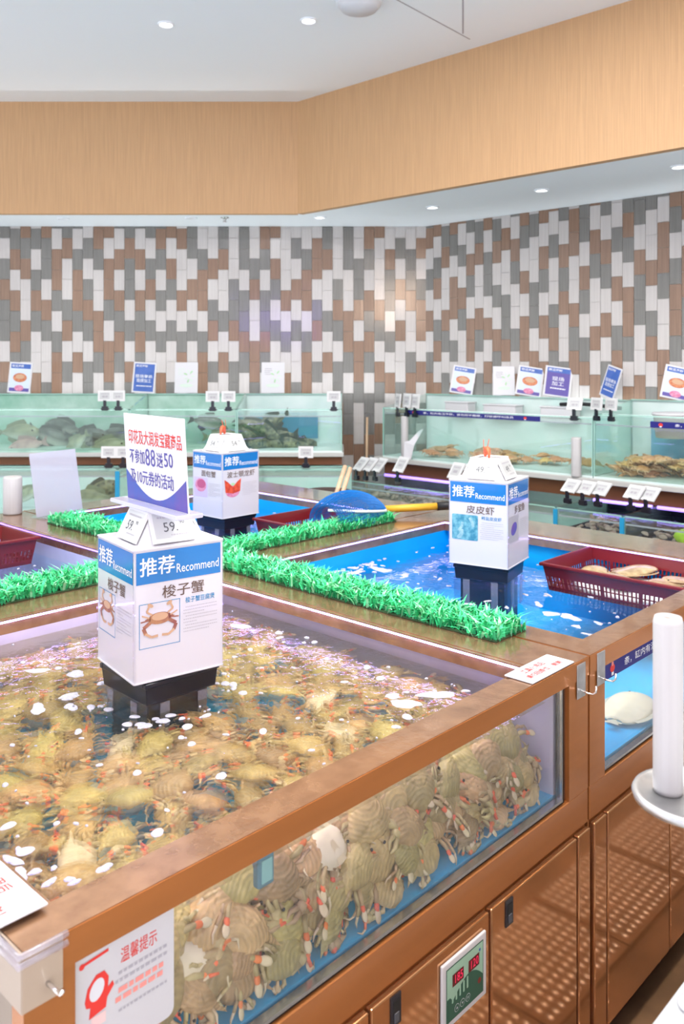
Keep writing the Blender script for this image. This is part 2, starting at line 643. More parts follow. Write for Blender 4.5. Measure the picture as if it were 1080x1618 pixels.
def copy_thing(root, kids, label=None, group=None):
    """kids: list of (child, [grandchildren])"""
    r = root.copy()
    C.objects.link(r)
    if label:
        r['label'] = label
    if group:
        r['group'] = group
    for ch, gs in kids:
        c = ch.copy()
        C.objects.link(c)
        c.parent = r
        for g in gs:
            d = g.copy()
            C.objects.link(d)
            d.parent = c
    return r

# ------------------------------------------------------------------ the setting
mb = MB().box(-6, 7, -6, 9, -0.1, -0.002, mat('floor_pale_bounce', (0.82, 0.82, 0.82), 0.35, var=0.05, scale=3))  # unseen floor made pale to bounce light onto the ceilings
mb.box(-0.3, 3.1, -0.62, 3.2, -0.01, 0.0, floor_m, Matrix.Translation(P0) @ RZ(ISLE))
struct('floor', mb, 'brown tiled shop floor', 'floor')

CX, CY = 0.650, 6.5675                       # corner of the two tiled walls
VC = toUV(CX, CY)[1]
TW, TP = 0.0802, 0.1588                      # tile width, tile pitch

LEFT = """gwgbggwbg wgbwbgbgw bgbwwbgww wgwgbgwwb bggwbgwwg gwbbgwgbb gbwwgbwgw gwgbbgwbw wgwgbgwgg bbgwwbbgw bwbbgwbbg
gwbwbgbgw gbggwgwbg gwbwbgbgw gwgbwgwww gbgwgwgwb bwbgwgwwg wbwwbwgbw ggwbwgwwg wwgbbwgbb wwbwgbwgw
ggbwwgwbw wwwggbwgg gggwggbgw wwgbwwbbg bbgwggbgw bwbgwgwwg wwwwbwgwb wgwbwgwwg wwgbbwgbb wbbwgbwgw
ggbwwgwbw wwwgbgwgg gggwwbbgwggb wwggbwbbgwwb bbgwbgbgwggb bwwwbgwbgwbw wwbggwgwbwgw wgwbwbwwg wwggbwwgb wbwgbbwbw""".split()
RIGHT = """gbwgwbwgb bwgbwgbwb wgbwwbgwg bgwbbwgwb bwgwbgwwg gwbgwbbwg wgbwwbgwg bwggwbwbg wgbwgwbgw wbwwggbwg gwbgwwgwb bgwbwbbwg
wgwwggwbw bwbgwbwbw bwgwwgbgw gwbgbwwgb wbbwwbgbw ggwbgwgbw bwbgwwbwb gwbgwbwgw wwgwbwgbw gbgwbbgwb ggwbggwwb gwwbwgbwg gwbbgwwbb""".split()


def tiles(mb, M, cols, first_b, total, zbot, rng, TW=TW):
    """upright tiles in columns that step by half a tile; local x runs to the right, y is up, y = 0 is the ceiling line"""
    for i in range(total):
        s = cols[i] if i < len(cols) else ''
        isb = (i + first_b) % 2
        top = 0.0
        h = TP * (0.11 if isb else 0.57)
        k = 0
        while top > zbot:
            ch = s[k] if k < len(s) else rng.choice('wwwwbbbggg')
            m = {'w': tile_w, 'b': tile_b, 'g': tile_g}[ch]
            b = max(top - h, zbot)
            x0, x1, y0, y1 = i * TW + 0.0012, (i + 1) * TW - 0.0012, b + 0.0012, top - 0.0012
            if y1 - y0 > 0.004:
                a, c = rng.uniform(-0.0006, 0.0006), rng.uniform(-0.0009, 0.0009)
                q = [(x0, y0, 0.006 - a - c), (x1, y0, 0.006 + a - c), (x1, y1, 0.006 + a + c), (x0, y1, 0.006 - a + c)]
                e = [(x0, y0, 0.003), (x1, y0, 0.003), (x1, y1, 0.003), (x0, y1, 0.003)]
                mb.add(q + e, [(0, 1, 2, 3), (4, 5, 1, 0), (5, 6, 2, 1), (6, 7, 3, 2), (7, 4, 0, 3)], m, M)
            top = b
            h = TP
            k += 1


RT = random.Random(3)
mb = MB()
x_left = CX - 79 * TW
cols = [''] * 38 + LEFT
M = frame((x_left, CY - 0.004, ZL), (1, 0, 0), (0, 0, 1))
tiles(mb, M, cols, 0, 79, -ZL + 0.02, RT)
mb.box(x_left - 0.5, CX + 0.2, CY, CY + 0.12, 0, ZC, grout)
struct('wall_back', mb, 'back wall of upright brown, grey and cream tiles', 'wall')
mb = MB()
M = frame(UV(4.7 - 0.004, VC, ZL), -A2, (0, 0, 1))
tiles(mb, M, RIGHT, 1, 78, -ZL + 0.02, RT, 0.0759)
mb.box(4.7, 4.82, -4.0, VC + 0.1, 0, ZC, grout, Matrix.Translation(P0) @ RZ(ISLE))
struct('wall_right', mb, 'right wall of upright brown, grey and cream tiles', 'wall')

KX, KY = -0.3114, 5.979                      # the angle of the bulkhead
KU, KV = toUV(KX, KY)
MI = Matrix.Translation(P0) @ RZ(ISLE)
# upper ceiling: everything in front of the bulkhead
mb = MB()
pr = UV(KU, -5.0)
mb.prism([(-6, KY), (-6, -6), (pr.x, -6), (pr.x, pr.y), (KX, KY)], ZC, ZC + 0.1, white_paint)
struct('ceiling', mb, 'white upper ceiling with recessed downlights', 'ceiling')
# lowered ceiling between bulkhead and tiled walls
a, b = UV(KU + 0.03, -5.0), UV(4.75, -5.0)
mb = MB().prism([(-6, KY + 0.03), (KX, KY + 0.03), (CX + 0.06, CY + 0.06), (-6, CY + 0.06)], ZL, ZL + 0.06, soffit_paint)
mb.prism([(KX, KY + 0.03), (a.x, a.y), (b.x, b.y), (CX + 0.06, CY + 0.06)], ZL, ZL + 0.06, soffit_paint)
struct('ceiling_lowered', mb, 'lowered white ceiling band above the wall tanks', 'ceiling')
mb = MB().box(-6, KX, KY, KY + 0.05, ZL - 0.004, ZC, fascia)
struct('wall_upper_back', mb, 'tan papered bulkhead facing the camera', 'wall')
mb = MB().box(KU, KU + 0.05, -5, KV, ZL - 0.004, ZC, fascia, MI)
struct('wall_upper_right', mb, 'tan papered bulkhead running to the right', 'wall')
mb = MB()
p = px_z(740, 60, ZC)
for a, b in (((602, -14), (742, 62)), ((731, 53), (731, -20))):
    pa, pb = px_z(*a, ZC), px_z(*b, ZC)
    d = (pb - pa).normalized()
    n = Vector((-d.y, d.x, 0)) * 0.004
    mb.quad([pa - n - Vector((0, 0, .001)), pa + n - Vector((0, 0, .001)), pb + n - Vector((0, 0, .001)), pb - n - Vector((0, 0, .001))], ink_soft)
struct('trim_1', mb, 'thin joint lines of the ceiling access hatch', 'trim')


# added unseen lamps behind the wall tanks, shining up to brighten the lowered ceiling
for loc, L_, rz in (((-1.1, 6.42, 1.30), 3.3, 0.0), (UV(4.655, 1.0, 1.30), 4.0, ISLE + PI / 2)):
    w_ = area('added_soffit_fill', loc, (L_, 0.05), 7.0, (0.92, 0.97, 1.0), (PI, 0, 0))
    w_.rotation_euler = (PI, 0, rz)
    w_.data.spread = 1.9


def downlight(loc, r, label, glow, group):
    t = thing('downlight', label, 'ceiling light', loc, 0, group)
    m = MB().lathe([(r, 0.004), (r, -0.006), (r * 0.86, -0.010), (r * 0.78, -0.004), (r * 0.74, 0.002)], white_paint, 24)
    obj('trim_ring', m, t)
    m = MB().lathe([(0.0001, -0.001), (r * 0.5, -0.002), (r * 0.75, -0.001), (r * 0.76, 0.003)], lamp_face if glow else grey_lip, 24)
    obj('lens', m, t)
    return t


for (x, y), lab in (((262, 38), 'round downlight in the upper ceiling, the left of the two'), ((487, 32), 'round downlight in the upper ceiling, the right of the two')):
    downlight(px_z(x, y, ZC), 0.045, lab, True, 'upper ceiling downlights')
p = px_z(567, 2, ZC)
t = thing('smoke_detector', 'white dome detector on the upper ceiling at the top edge', 'detector', p)
obj('housing', MB().lathe([(0.11, 0.002), (0.11, -0.02), (0.09, -0.045), (0.0001, -0.055)], mat('detector_white', (0.66, 0.66, 0.70), 0.5), 32), t)
obj('base_ring', MB().lathe([(0.118, 0.002), (0.118, -0.012), (0.105, -0.012)], white_paint, 32), t)
for (x, y), lab, g in (((100, 345), 'small downlight in the lowered ceiling at far left', False), ((302, 344), 'small downlight in the lowered ceiling above the promo sign', False),
                       ((505, 343), 'small downlight in the lowered ceiling below the bulkhead angle', True), ((683, 327), 'small lit downlight in the lowered ceiling near the wall corner', True),
                       ((855, 300), 'small downlight in the lowered ceiling at the middle of the right run', True), ((1072, 263), 'small lit downlight in the lowered ceiling at the right edge', True)):
    q = px_z(x, y, ZL)
    downlight(q, 0.045, lab, g, 'lowered ceiling downlights')
    s = bpy.data.lights.new('downlight_lamp', 'SPOT')
    s.energy = 9
    s.spot_size = 2.0
    s.spot_blend = 0.9
    s.shadow_soft_size = 0.06
    so = bpy.data.objects.new('downlight_lamp', s)
    so.location = q - Vector((0, 0, 0.03))
    C.objects.link(so)
q = px_z(355, 343, ZL)
t = thing('sprinkler_head', 'small dark sprinkler head in the lowered ceiling', 'sprinkler', q)
obj('cap', MB().lathe([(0.03, 0.002), (0.03, -0.006), (0.012, -0.010), (0.010, -0.03), (0.016, -0.034), (0.0001, -0.036)], steel, 16), t)
t = thing('added_aisle_light', 'long light added over the aisle, out of view', 'ceiling light', UV(1.3, -0.32, ZC), ISLE)  # unseen lamp added to light the floor studs and cabinet fronts
obj('frame', MB().frame2(-1.3, -0.2, 1.3, 0.2, 0.03, white_paint, T(0, 0, -0.006) @ RX(PI)), t)
obj('diffuser', MB().rect(-1.27, -0.17, 1.27, 0.17, mat('added_lamp_face', (1, 1, 1), 0.5, emit=(1, 0.95, 0.88), estr=16), T(0, 0, -0.004) @ RX(PI)), t)
for i, (x, y) in enumerate(ADDED_PANELS):
    t = thing('added_panel_light', 'square ceiling light panel added above the tanks, out of view', 'ceiling light', (x, y, ZC), 0, 'added square ceiling panels')
    obj('frame', MB().frame2(-0.5, -0.5, 0.5, 0.5, 0.045, white_paint, T(0, 0, -0.006) @ RX(PI)), t)
    obj('diffuser', MB().rect(-0.455, -0.455, 0.455, 0.455, added_panel_face, T(0, 0, -0.004) @ RX(PI)), t)

for x, y, z, w, h, col, e, lab in ((1.08, -3.0, 2.9, 1.0, 0.8, (1.0, 0.74, 0.56), 24.0, 'assumed warm hanging light box across the shop, out of view, reflected in the tiles'),
                              (-1.2, -3.0, 2.42, 1.3, 0.5, (0.30, 0.12, 1.0), 10.0, 'assumed violet hanging light box across the shop, out of view, reflected in the tiles')):
    t = thing('assumed_light_box', lab, 'assumed light box', (x, y, z))  # unseen lamps, assumed from the warm and violet patches reflected in the tiles
    lm = mat('assumed_light_box_%d' % int(e), (1, 1, 1), 0.5, emit=col, estr=e)
    obj('case', MB().box(-w / 2, w / 2, -0.10, -0.01, -h / 2, h / 2, white_paint), t)
    obj('face', MB().rect(-w / 2 + 0.02, -h / 2 + 0.02, w / 2 - 0.02, h / 2 - 0.02, lm, frame((0, -0.008, 0), (-1, 0, 0), (0, 0, 1))), t)
    for q in (-w / 2 + 0.1, w / 2 - 0.1):
        obj('hanger', MB().tube([(q, -0.05, h / 2), (q, -0.05, ZC - z)], 0.006, steel, 6), t)

# ------------------------------------------------------------------ the island of four tanks
ZR, ZRB = 1.0, 0.955


def ring(mb, o, i, z0, z1, m, M):
    (u0, u1, v0, v1), (a0, a1, b0, b1) = o, i
    mb.box(u0, u1, v0, b0, z0, z1, m, M)
    mb.box(u0, u1, b1, v1, z0, z1, m, M)
    mb.box(u0, a0, b0, b1, z0, z1, m, M)
    mb.box(a1, u1, b0, b1, z0, z1, m, M)


def island_tank(label, o, i, zf, liner, front, zw, water, water_label, ledm=led):
    u0, u1, v0, v1 = o
    a0, a1, b0, b1 = i
    t = thing('display_tank', label, 'fish tank', UV(u0, v0), ISLE)
    M = T(-u0, -v0, 0)
    mb = MB()
    ring(mb, o, i, ZRB, ZR, bronze_top, M)
    # outer faces of the rim in plain bronze
    mb.box(u0 - 0.002, u1 + 0.002, v0 - 0.002, v0, ZRB, ZR - 0.0015, bronze, M)
    mb.box(u0 - 0.002, u0, v0, v1, ZRB, ZR - 0.0015, side_steel if u0 < 0.0 else bronze, M)
    obj('rim', mb, t)
    mb = MB()
    mb.box(u0 + 0.004, u1 - 0.004, v0 + 0.006, v1, 0.06, zf - 0.012, bronze, M)
    mb.box(u0 + 0.03, u1 - 0.03, v0 + 0.05, v1, 0.0, 0.06, black, M)
    if front:
        mb.box(u0, u1, v0, v0 + 0.02, 0.605, zf - 0.004, bronze, M)
    obj('cabinet', mb, t, 0.002, 1)
    mb = MB()
    g0, g1 = (front[0], front[1]) if front else (u0, u1)
    posts = [(u0, g0 if front else u0 + 0.04, v0, v0 + 0.03), (g1 + 0.022 if front else u1 - 0.04, u1, v0, v0 + 0.03)]
    for (p0, p1, q0, q1) in posts:
        if p1 > p0:
            obj('corner_post', MB().box(p0, p1, q0, q1, zf - 0.004, ZRB, bronze, M), t)
    # side and back skins
    mb = MB()
    side = side_steel if u0 < 0.0 else bronze
    mb.box(u0, u0 + 0.006, v0 + 0.03, v1, zf - 0.01, ZRB, side, M)
    mb.box(u1 - 0.006, u1, v0 + 0.03, v1, zf - 0.01, ZRB, bronze, M)
    mb.box(u0, u1, v1 - 0.006, v1, zf - 0.01, ZRB, bronze, M)
    if not front:
        mb.box(u0, u1, v0, v0 + 0.006, zf - 0.01, ZRB, bronze, M)
    obj('side_skin', mb, t)
    mb = MB()
    if front:
        a1 = g1 + 0.002
    mb.box(a0 - 0.012, a1 + 0.012, (v0 + 0.03) if front else b0 - 0.012, b1 + 0.012, zf - 0.004, zf + 0.008, liner[0], M)
    mb.box(a0 - 0.012, a0, v0 + 0.03 if front else b0, b1, zf + 0.008, ZRB, liner[1], M)
    mb.box(a1, a1 + 0.012, v0 + 0.03 if front else b0, b1, zf + 0.008, ZRB, liner[1], M)
    mb.box(a0, a1, b1, b1 + 0.012, zf + 0.008, ZRB, liner[1], M)
    if not front:
        mb.box(a0, a1, b0 - 0.012, b0, zf + 0.008, ZRB, liner[1], M)
    obj('basin', mb, t)
    if front:
        obj('front_glass', MB().box(g0, g1, v0 + 0.012, v0 + 0.022, zf + 0.002, ZRB, glass_front, M), t)
        mb = MB()
        mb.box(g0, g1 + 0.012, v0 + 0.008, v0 + 0.026, zf - 0.004, zf + 0.003, black, M)
        mb.box(g0, g1, v0 + 0.004, v0 + 0.02, zf + 0.003, zf + 0.009, steel, M)
        mb.box(g1, g1 + 0.003, v0 + 0.006, v0 + 0.022, zf, ZRB, steel, M)
        mb.box(g1 + 0.003, g1 + 0.013, v0 + 0.008, v0 + 0.024, zf, ZRB, black, M)
        mb.box(g1 + 0.013, g1 + 0.024, v0 + 0.010, v0 + 0.03, zf, ZRB, bronze_dark, M)
        obj('glass_frame', mb, t)
    a1 = i[1]
    mb = MB()
    for k, z0, z1, mm in ((0.011, ZR - 0.011, ZR - 0.005, ledm), (0.013, ZR - 0.005, ZR - 0.0015, bronze_top)):
        mb.box(a0, a1, b1 - k, b1 + 0.0005, z0, z1, mm, M)
        mb.box(a1 - k, a1 + 0.0005, b0, b1 - k, z0, z1, mm, M)
        mb.box(a0 - 0.0005, a0 + k, b0, b1 - k, z0, z1, mm, M)
        mb.box(a0 + k, a1 - k, b0 - 0.0005, b0 + k, z0, z1, mm, M)
    obj('light_strip', mb, t)
    w = MB().rect(a0, v0 + 0.023 if front else b0, a1, b1, water, MI, z=zw)
    tag(obj('tank_water', w), water_label, 'water', None, 'stuff')
    return t, M


def door(t, M, u0, u1, latch=None, z0=0.075, z1=0.598):
    d = obj('door', MB().box(u0 + 0.003, u1 - 0.003, -0.010, 0.005, z0, z1, door_m, M), t, 0.003, 2)
    if latch is not None:
        m = MB().box(latch - 0.014, latch + 0.014, -0.0125, -0.009, 0.538, 0.592, black_pl, M)
        m.box(latch - 0.009, latch + 0.009, -0.0135, -0.012, 0.560, 0.584, black, M)
        m.box(latch - 0.006, latch + 0.006, -0.0150, -0.012, 0.545, 0.562, ink, M)
        obj('latch', m, d, 0.001, 1)
    return d


def hook_plate(t, M, u, z=0.945, v=0.0):
    h = obj('hook_plate', MB().box(u - 0.022, u + 0.018, v - 0.0045, v - 0.002, z - 0.032, z + 0.048, steel_worn, M), t, 0.001, 1)
    m = MB().tube([(u - 0.008, v - 0.004, z - 0.012), (u - 0.005, v - 0.022, z - 0.016), (u - 0.002, v - 0.034, z - 0.016), (u - 0.001, v - 0.040, z - 0.010), (u - 0.001, v - 0.041, z + 0.004)],
                  0.0024, chrome, 8, M)
    obj('hook', m, h)


CRAB_O, CRAB_I = (-0.045, 1.355, 0.0, 1.455), (0.012, 1.20, 0.055, 1.30)
crab_tank, MC = island_tank('large bronze-framed display tank full of live crabs, nearest the camera', CRAB_O, CRAB_I, 0.69,
                            (blue_liner, led_lilac_liner), (0.022, 1.243), 0.928, water_crab, 'rippled clear water over the crabs in the nearest tank')
door(crab_tank, MC, 0.0, 0.563)
door(crab_tank, MC, 0.563, 0.925, 0.629)
door(crab_tank, MC, 0.928, 1.287, 0.994)
door(crab_tank, MC, 1.290, 1.352)
hook_plate(crab_tank, MC, 1.318)
# corner guard and hook on the near corner
g = MB()
g.box(-0.050, 0.003, -0.0055, -0.0025, 0.930, 1.002, guard_m, MC)
g.box(-0.0505, -0.0475, -0.005, 0.06, 0.930, 1.002, guard_m, MC)
gp = obj('corner_guard', g, crab_tank, 0.001, 1)
obj('hook', MB().tube([(-0.018, -0.004, 0.953), (-0.014, -0.018, 0.948), (-0.012, -0.027, 0.946), (-0.012, -0.031, 0.953)], 0.003, chrome, 8, MC), gp)
g = MB()
for z in (1.0035, 0.992):
    g.tube([(-0.056, 0.05, z), (-0.056, -0.010, z), (0.006, -0.010, z)], 0.004, acrylic_strip, 8, MC)
obj('corner_bumper', g, crab_tank)

# sticker on the crab tank glass (printed sheet stuck to the glass, part of the tank)
SM = MC @ frame((0.024, 0.0095, 0.80), (1, 0, 0), (0, 0, 1))
s = MB().rrect(0, 0, 0.152, 0.155, 0.012, mat('sticker_film', (0.60, 0.585, 0.60), 0.4), SM)
s.text('温馨提示', 0.068, 0.112, 0.124, 0.132, ink_red, SM, 0.0006)
s.stroke([(0.014, 0.137), (0.05, 0.140)], 0.004, ink_red, SM, 0.0006)
s.disc(0.012, 0.136, 0.004, 0.004, ink_red, SM, 12, 0.0006)
s.lines(0.06, 0.086, 0.14, 0.106, 2, ink_soft, SM, 0.0006, 0.4)
s.lines(0.06, 0.062, 0.135, 0.084, 2, ink_pink, SM, 0.0006, 0.6)
s.lines(0.06, 0.048, 0.14, 0.056, 1, ink_soft, SM, 0.0006, 0.4)
# red and white emblem: a hooked swoosh over a pale block
s.prism([(0.016, 0.088), (0.020, 0.104), (0.032, 0.116), (0.044, 0.116), (0.050, 0.106), (0.049, 0.092), (0.056, 0.097), (0.058, 0.091), (0.048, 0.080), (0.046, 0.068), (0.022, 0.064), (0.024, 0.078), (0.018, 0.080)],
        0.0004, 0.0008, ink_red, SM)
s.disc(0.033, 0.097, 0.010, 0.014, card, SM, 18, 0.0010, -0.4)
s.rect(0.025, 0.050, 0.046, 0.064, mat('print_blush', (0.82, 0.58, 0.56), 0.5), SM, 0.0006)
obj('notice_sticker', s, crab_tank)

BLUE_O, BLUE_I = (1.365, 2.78, 0.0, 1.455), (1.452, 2.53, 0.058, 1.292)
blue_tank, MBL = island_tank('bronze-framed tank of bright blue water holding the mantis shrimp sign box', BLUE_O, BLUE_I, 0.69,
                             (blue_liner, blue_liner), (1.442, 2.55), 0.905, water_blue, 'bright blue water in the tank on the right', led_mid)
door(blue_tank, MBL, 1.368, 1.436)
door(blue_tank, MBL, 1.438, 1.81)
door(blue_tank, MBL, 1.813, 2.19)
door(blue_tank, MBL, 2.193, 2.60)
hook_plate(blue_tank, MBL, 1.418, 0.948)
bn = MB()
BM = MBL @ frame((1.4425, 0.0105, 0.908), (1, 0, 0), (0, 0, 1))
bn.rect(0, 0, 1.0, 0.044, navy, BM)
bn.text('亲，缸内有活海鲜，请勿用手触摸，打捞请呼叫店员', 0.13, 0.010, 0.86, 0.032, ink_white, BM, 0.0006, 0.006)
for x in (0.062, 0.93):
    bn.disc(x, 0.022, 0.013, 0.010, ink_red, BM, 16, 0.0006)
    bn.disc(x, 0.033, 0.006, 0.006, ink_pink, BM, 12, 0.0008)
    bn.rect(x - 0.006, 0.004, x + 0.006, 0.012, ink_white, BM, 0.0008)
obj('navy_banner', bn, blue_tank)

BL_O, BL_I = (-0.045, 1.355, 1.465, 2.88), (0.012, 1.175, 1.62, 2.70)
island_tank('rear left tank with dark red baskets in purple light', BL_O, BL_I, 0.69, (aqua_liner, led_lilac_liner), None, 0.905, water_blue,
            'blue water in the rear left tank', led_soft)
BC_O, BC_I = (1.365, 2.78, 1.465, 2.88), (1.46, 2.53, 1.62, 2.70)
island_tank('rear middle tank of blue water holding the lobster sign box', BC_O, BC_I, 0.69, (blue_liner, blue_liner), None, 0.905, water_blue,
            'blue water in the rear middle tank', led_mid)

# red-lettered notice plates lying on the rims


def notice_plate(label, c, ang, w, h, l1, l2):
    t = thing('notice_plate', label, 'notice', c, ang)
    obj('plate', MB().box(-w / 2, w / 2, -h / 2, h / 2, 0, 0.004, card), t, 0.004, 3)
    m = MB()
    m.text(l1, -w * 0.30, h * 0.04, w * 0.18, h * 0.30, ink_red, T(0, 0, 0.0046), 0, 0.008)
    m.text(l2, -w * 0.40, -h * 0.30, w * 0.40, -h * 0.06, ink_red, T(0, 0, 0.0046), 0, 0.008)
    obj('lettering', m, t)
    return t


notice_plate('white plate with two lines of red lettering, on the rim corner by the hooks', UV(1.197, 0.036, ZR + 0.0005), ISLE, 0.185, 0.072, '工具使用后', '请归回原位，谢谢！')
notice_plate('white plate with red lettering on the nearest rim corner', UV(-0.026, 0.146, ZR + 0.0065), ISLE - PI / 2, 0.19, 0.078, '工具使用后', '请归回原位，谢谢！')

# thermometer hanging inside the crab tank glass
t = thing('tank_thermometer', 'small grey thermometer with a teal face clipped inside the crab tank glass', 'thermometer', UV(0.36, 0.030, 0.912), ISLE)
obj('body', MB().box(-0.017, 0.017, -0.006, 0.010, -0.026, 0.026, mat('thermo_grey', (0.12, 0.24, 0.30), 0.4)), t, 0.005, 3)
obj('face', MB().box(-0.011, 0.011, -0.0072, -0.005, -0.018, 0.018, mat('thermo_teal', (0.28, 0.52, 0.52), 0.3)), t, 0.002, 2)
obj('suction_cup', MB().lathe([(0.010, 0), (0.006, 0.006), (0.003, 0.012)], mat('rubber_grey', (0.2, 0.24, 0.28), 0.5), 14, T(-0.016, -0.002, 0.018) @ RX(-PI / 2)), t)

# control panel on the cabinet
t = thing('control_panel', 'green control panel with red digits set in the cabinet front', 'control panel', UV(0.830, -0.0105, 0.512), ISLE)
PM = frame((0, 0, 0), (1, 0, 0), (0, 0, 1))
obj('bezel', MB().box(-0.073, 0.073, -0.006, 0.0002, -0.063, 0.063, mat('bezel_white', (0.82, 0.78, 0.76), 0.4)), t, 0.006, 3)
pf = MB()
PZ = frame((0, -0.0062, 0), (1, 0, 0), (0, 0, 1))
gd, gl_ = mat('panel_green', (0.03, 0.13, 0.075), 0.35), mat('panel_mint', (0.42, 0.66, 0.47), 0.35)
pf.rect(-0.061, -0.051, 0.061, 0.051, gd, PZ, 0.0002)
pf.rect(-0.059, -0.049, 0.059, 0.049, gl_, PZ, 0.0004)
pts = [(-0.059, -0.049), (0.059, -0.049), (0.059, -0.016)]
for k in range(13):
    x = 0.056 - k * 0.115 / 12
    pts.append((x, -0.016 + 0.026 * math.sin(PI * min(1, (0.059 - x) / 0.10) ** 0.9) if x > -0.04 else -0.006))
pf.add([(x, y, 0.0006) for x, y in pts], [tuple(range(len(pts)))], gd, PZ)
for k in range(5):
    x = -0.044 + k * 0.012
    pf.rrect(x, -0.020 + k * 0.001, x + 0.005, -0.001 + k * 0.002, 0.002, gl_, PZ, 0.0008)
for k, x in enumerate((-0.028, -0.010, 0.008)):
    pf.disc(x, -0.035, 0.0075, 0.0075, card, PZ, 20, 0.0008)
    pf.disc(x, -0.035, 0.0065, 0.0065, gd, PZ, 20, 0.0010)
    if k < 2:
        sgn = 1 if k == 0 else -1
        pf.add([(x - 0.003, -0.035 - sgn * 0.002, 0.0012), (x + 0.003, -0.035 - sgn * 0.002, 0.0012), (x, -0.035 + sgn * 0.003, 0.0012)], [(0, 1, 2) if sgn > 0 else (0, 2, 1)], card, PZ)
    else:
        pf.text('M', x - 0.003, -0.038, x + 0.003, -0.032, card, PZ, 0.0012)
pf.disc(0.046, -0.022, 0.0055, 0.0055, mat('knob_red', (0.30, 0.03, 0.02), 0.4), PZ, 18, 0.0012)
pf.disc(0.048, 0.037, 0.003, 0.003, poster_blue, PZ, 12, 0.0008)
obj('face_plate', pf, t)
dg_ = MB()
seg_on = mat('digit_red', (0.6, 0.02, 0.06), 0.4, emit=(0.9, 0.02, 0.10), estr=0.8)
seg_bg = mat('digit_back', (0.16, 0.01, 0.012), 0.3)
for x, tx in ((-0.042, '185'), (0.010, '120')):
    dg_.rect(x, 0.010, x + 0.036, 0.033, seg_bg, PZ, 0.0009)
    dg_.text(tx, x + 0.008, 0.014, x + 0.033, 0.030, seg_on, PZ, 0.0012)
obj('digit_display', dg_, t)

# ------------------------------------------------------------------ recommend sign boxes on their floats
BW = 0.212


def curl_shrimp(s, m):
    b = MB()
    path = [(0.045 * math.cos(a) * s, 0, 0.045 * math.sin(a) * s) for a in [math.radians(d) for d in range(-10, 175, 23)]]
    b.tube(path, [s * r for r in (0.014, 0.017, 0.018, 0.017, 0.015, 0.012, 0.009, 0.006, 0.004)][:len(path)], m, 8)
    b.ball(m, T(0.046 * s, 0, -0.012 * s) @ S(0.011 * s, 0.012 * s, 0.02 * s))
    b.tube([(0.046 * s, 0.004 * s, -0.028 * s), (0.07 * s, 0.01 * s, 0.02 * s), (0.075 * s, 0.015 * s, 0.07 * s)], 0.0022 * s, m, 5)
    b.tube([(0.046 * s, -0.004 * s, -0.028 * s), (0.066 * s, -0.012 * s, 0.03 * s), (0.066 * s, -0.015 * s, 0.08 * s)], 0.0022 * s, m, 5)
    b.add([(-0.043 * s, 0, 0.005 * s), (-0.058 * s, 0.02 * s, -0.012 * s), (-0.046 * s, 0, -0.02 * s), (-0.036 * s, -0.02 * s, -0.012 * s)], [(0, 1, 2, 3)], m)
    return b


def print_crab(b, F, cx, cy, s, z):
    b.disc(cx, cy, 0.9 * s, 0.42 * s, crab_pr, F, 22, z)
    b.disc(cx, cy + 0.12 * s, 0.62 * s, 0.28 * s, crab_pr2, F, 20, z + 0.0003)
    b.add([(cx - 1.15 * s, cy + 0.02 * s, z), (cx - 0.7 * s, cy - 0.2 * s, z), (cx - 0.7 * s, cy + 0.2 * s, z)], [(0, 1, 2)], crab_pr, F)
    b.add([(cx + 1.15 * s, cy + 0.02 * s, z), (cx + 0.7 * s, cy + 0.2 * s, z), (cx + 0.7 * s, cy - 0.2 * s, z)], [(0, 1, 2)], crab_pr, F)
    for q in (-1, 1):
        b.stroke([(cx + q * 0.7 * s, cy - 0.2 * s), (cx + q * 1.25 * s, cy - 0.55 * s), (cx + q * 1.05 * s, cy - 1.0 * s)], 0.26 * s, crab_pr, F, z + 0.0002)
        b.stroke([(cx + q * 1.1 * s, cy - 0.95 * s), (cx + q * 0.65 * s, cy - 1.25 * s), (cx + q * 0.15 * s, cy - 1.2 * s)], 0.18 * s, crab_pr2, F, z + 0.0004)
        b.stroke([(cx + q * 0.6 * s, cy + 0.3 * s), (cx + q * 1.0 * s, cy + 0.55 * s), (cx + q * 0.8 * s, cy + 0.95 * s)], 0.15 * s, crab_pr2, F, z + 0.0002)
        b.disc(cx + q * 0.72 * s, cy + 0.98 * s, 0.24 * s, 0.13 * s, crab_pr2, F, 14, z + 0.0003, q * 0.5)
        b.stroke([(cx + q * 0.8 * s, cy + 0.1 * s), (cx + q * 1.35 * s, cy + 0.35 * s)], 0.10 * s, crab_pr2, F, z + 0.0001)
        b.stroke([(cx + q * 0.8 * s, cy - 0.05 * s), (cx + q * 1.45 * s, cy - 0.1 * s)], 0.10 * s, crab_pr, F, z + 0.0001)


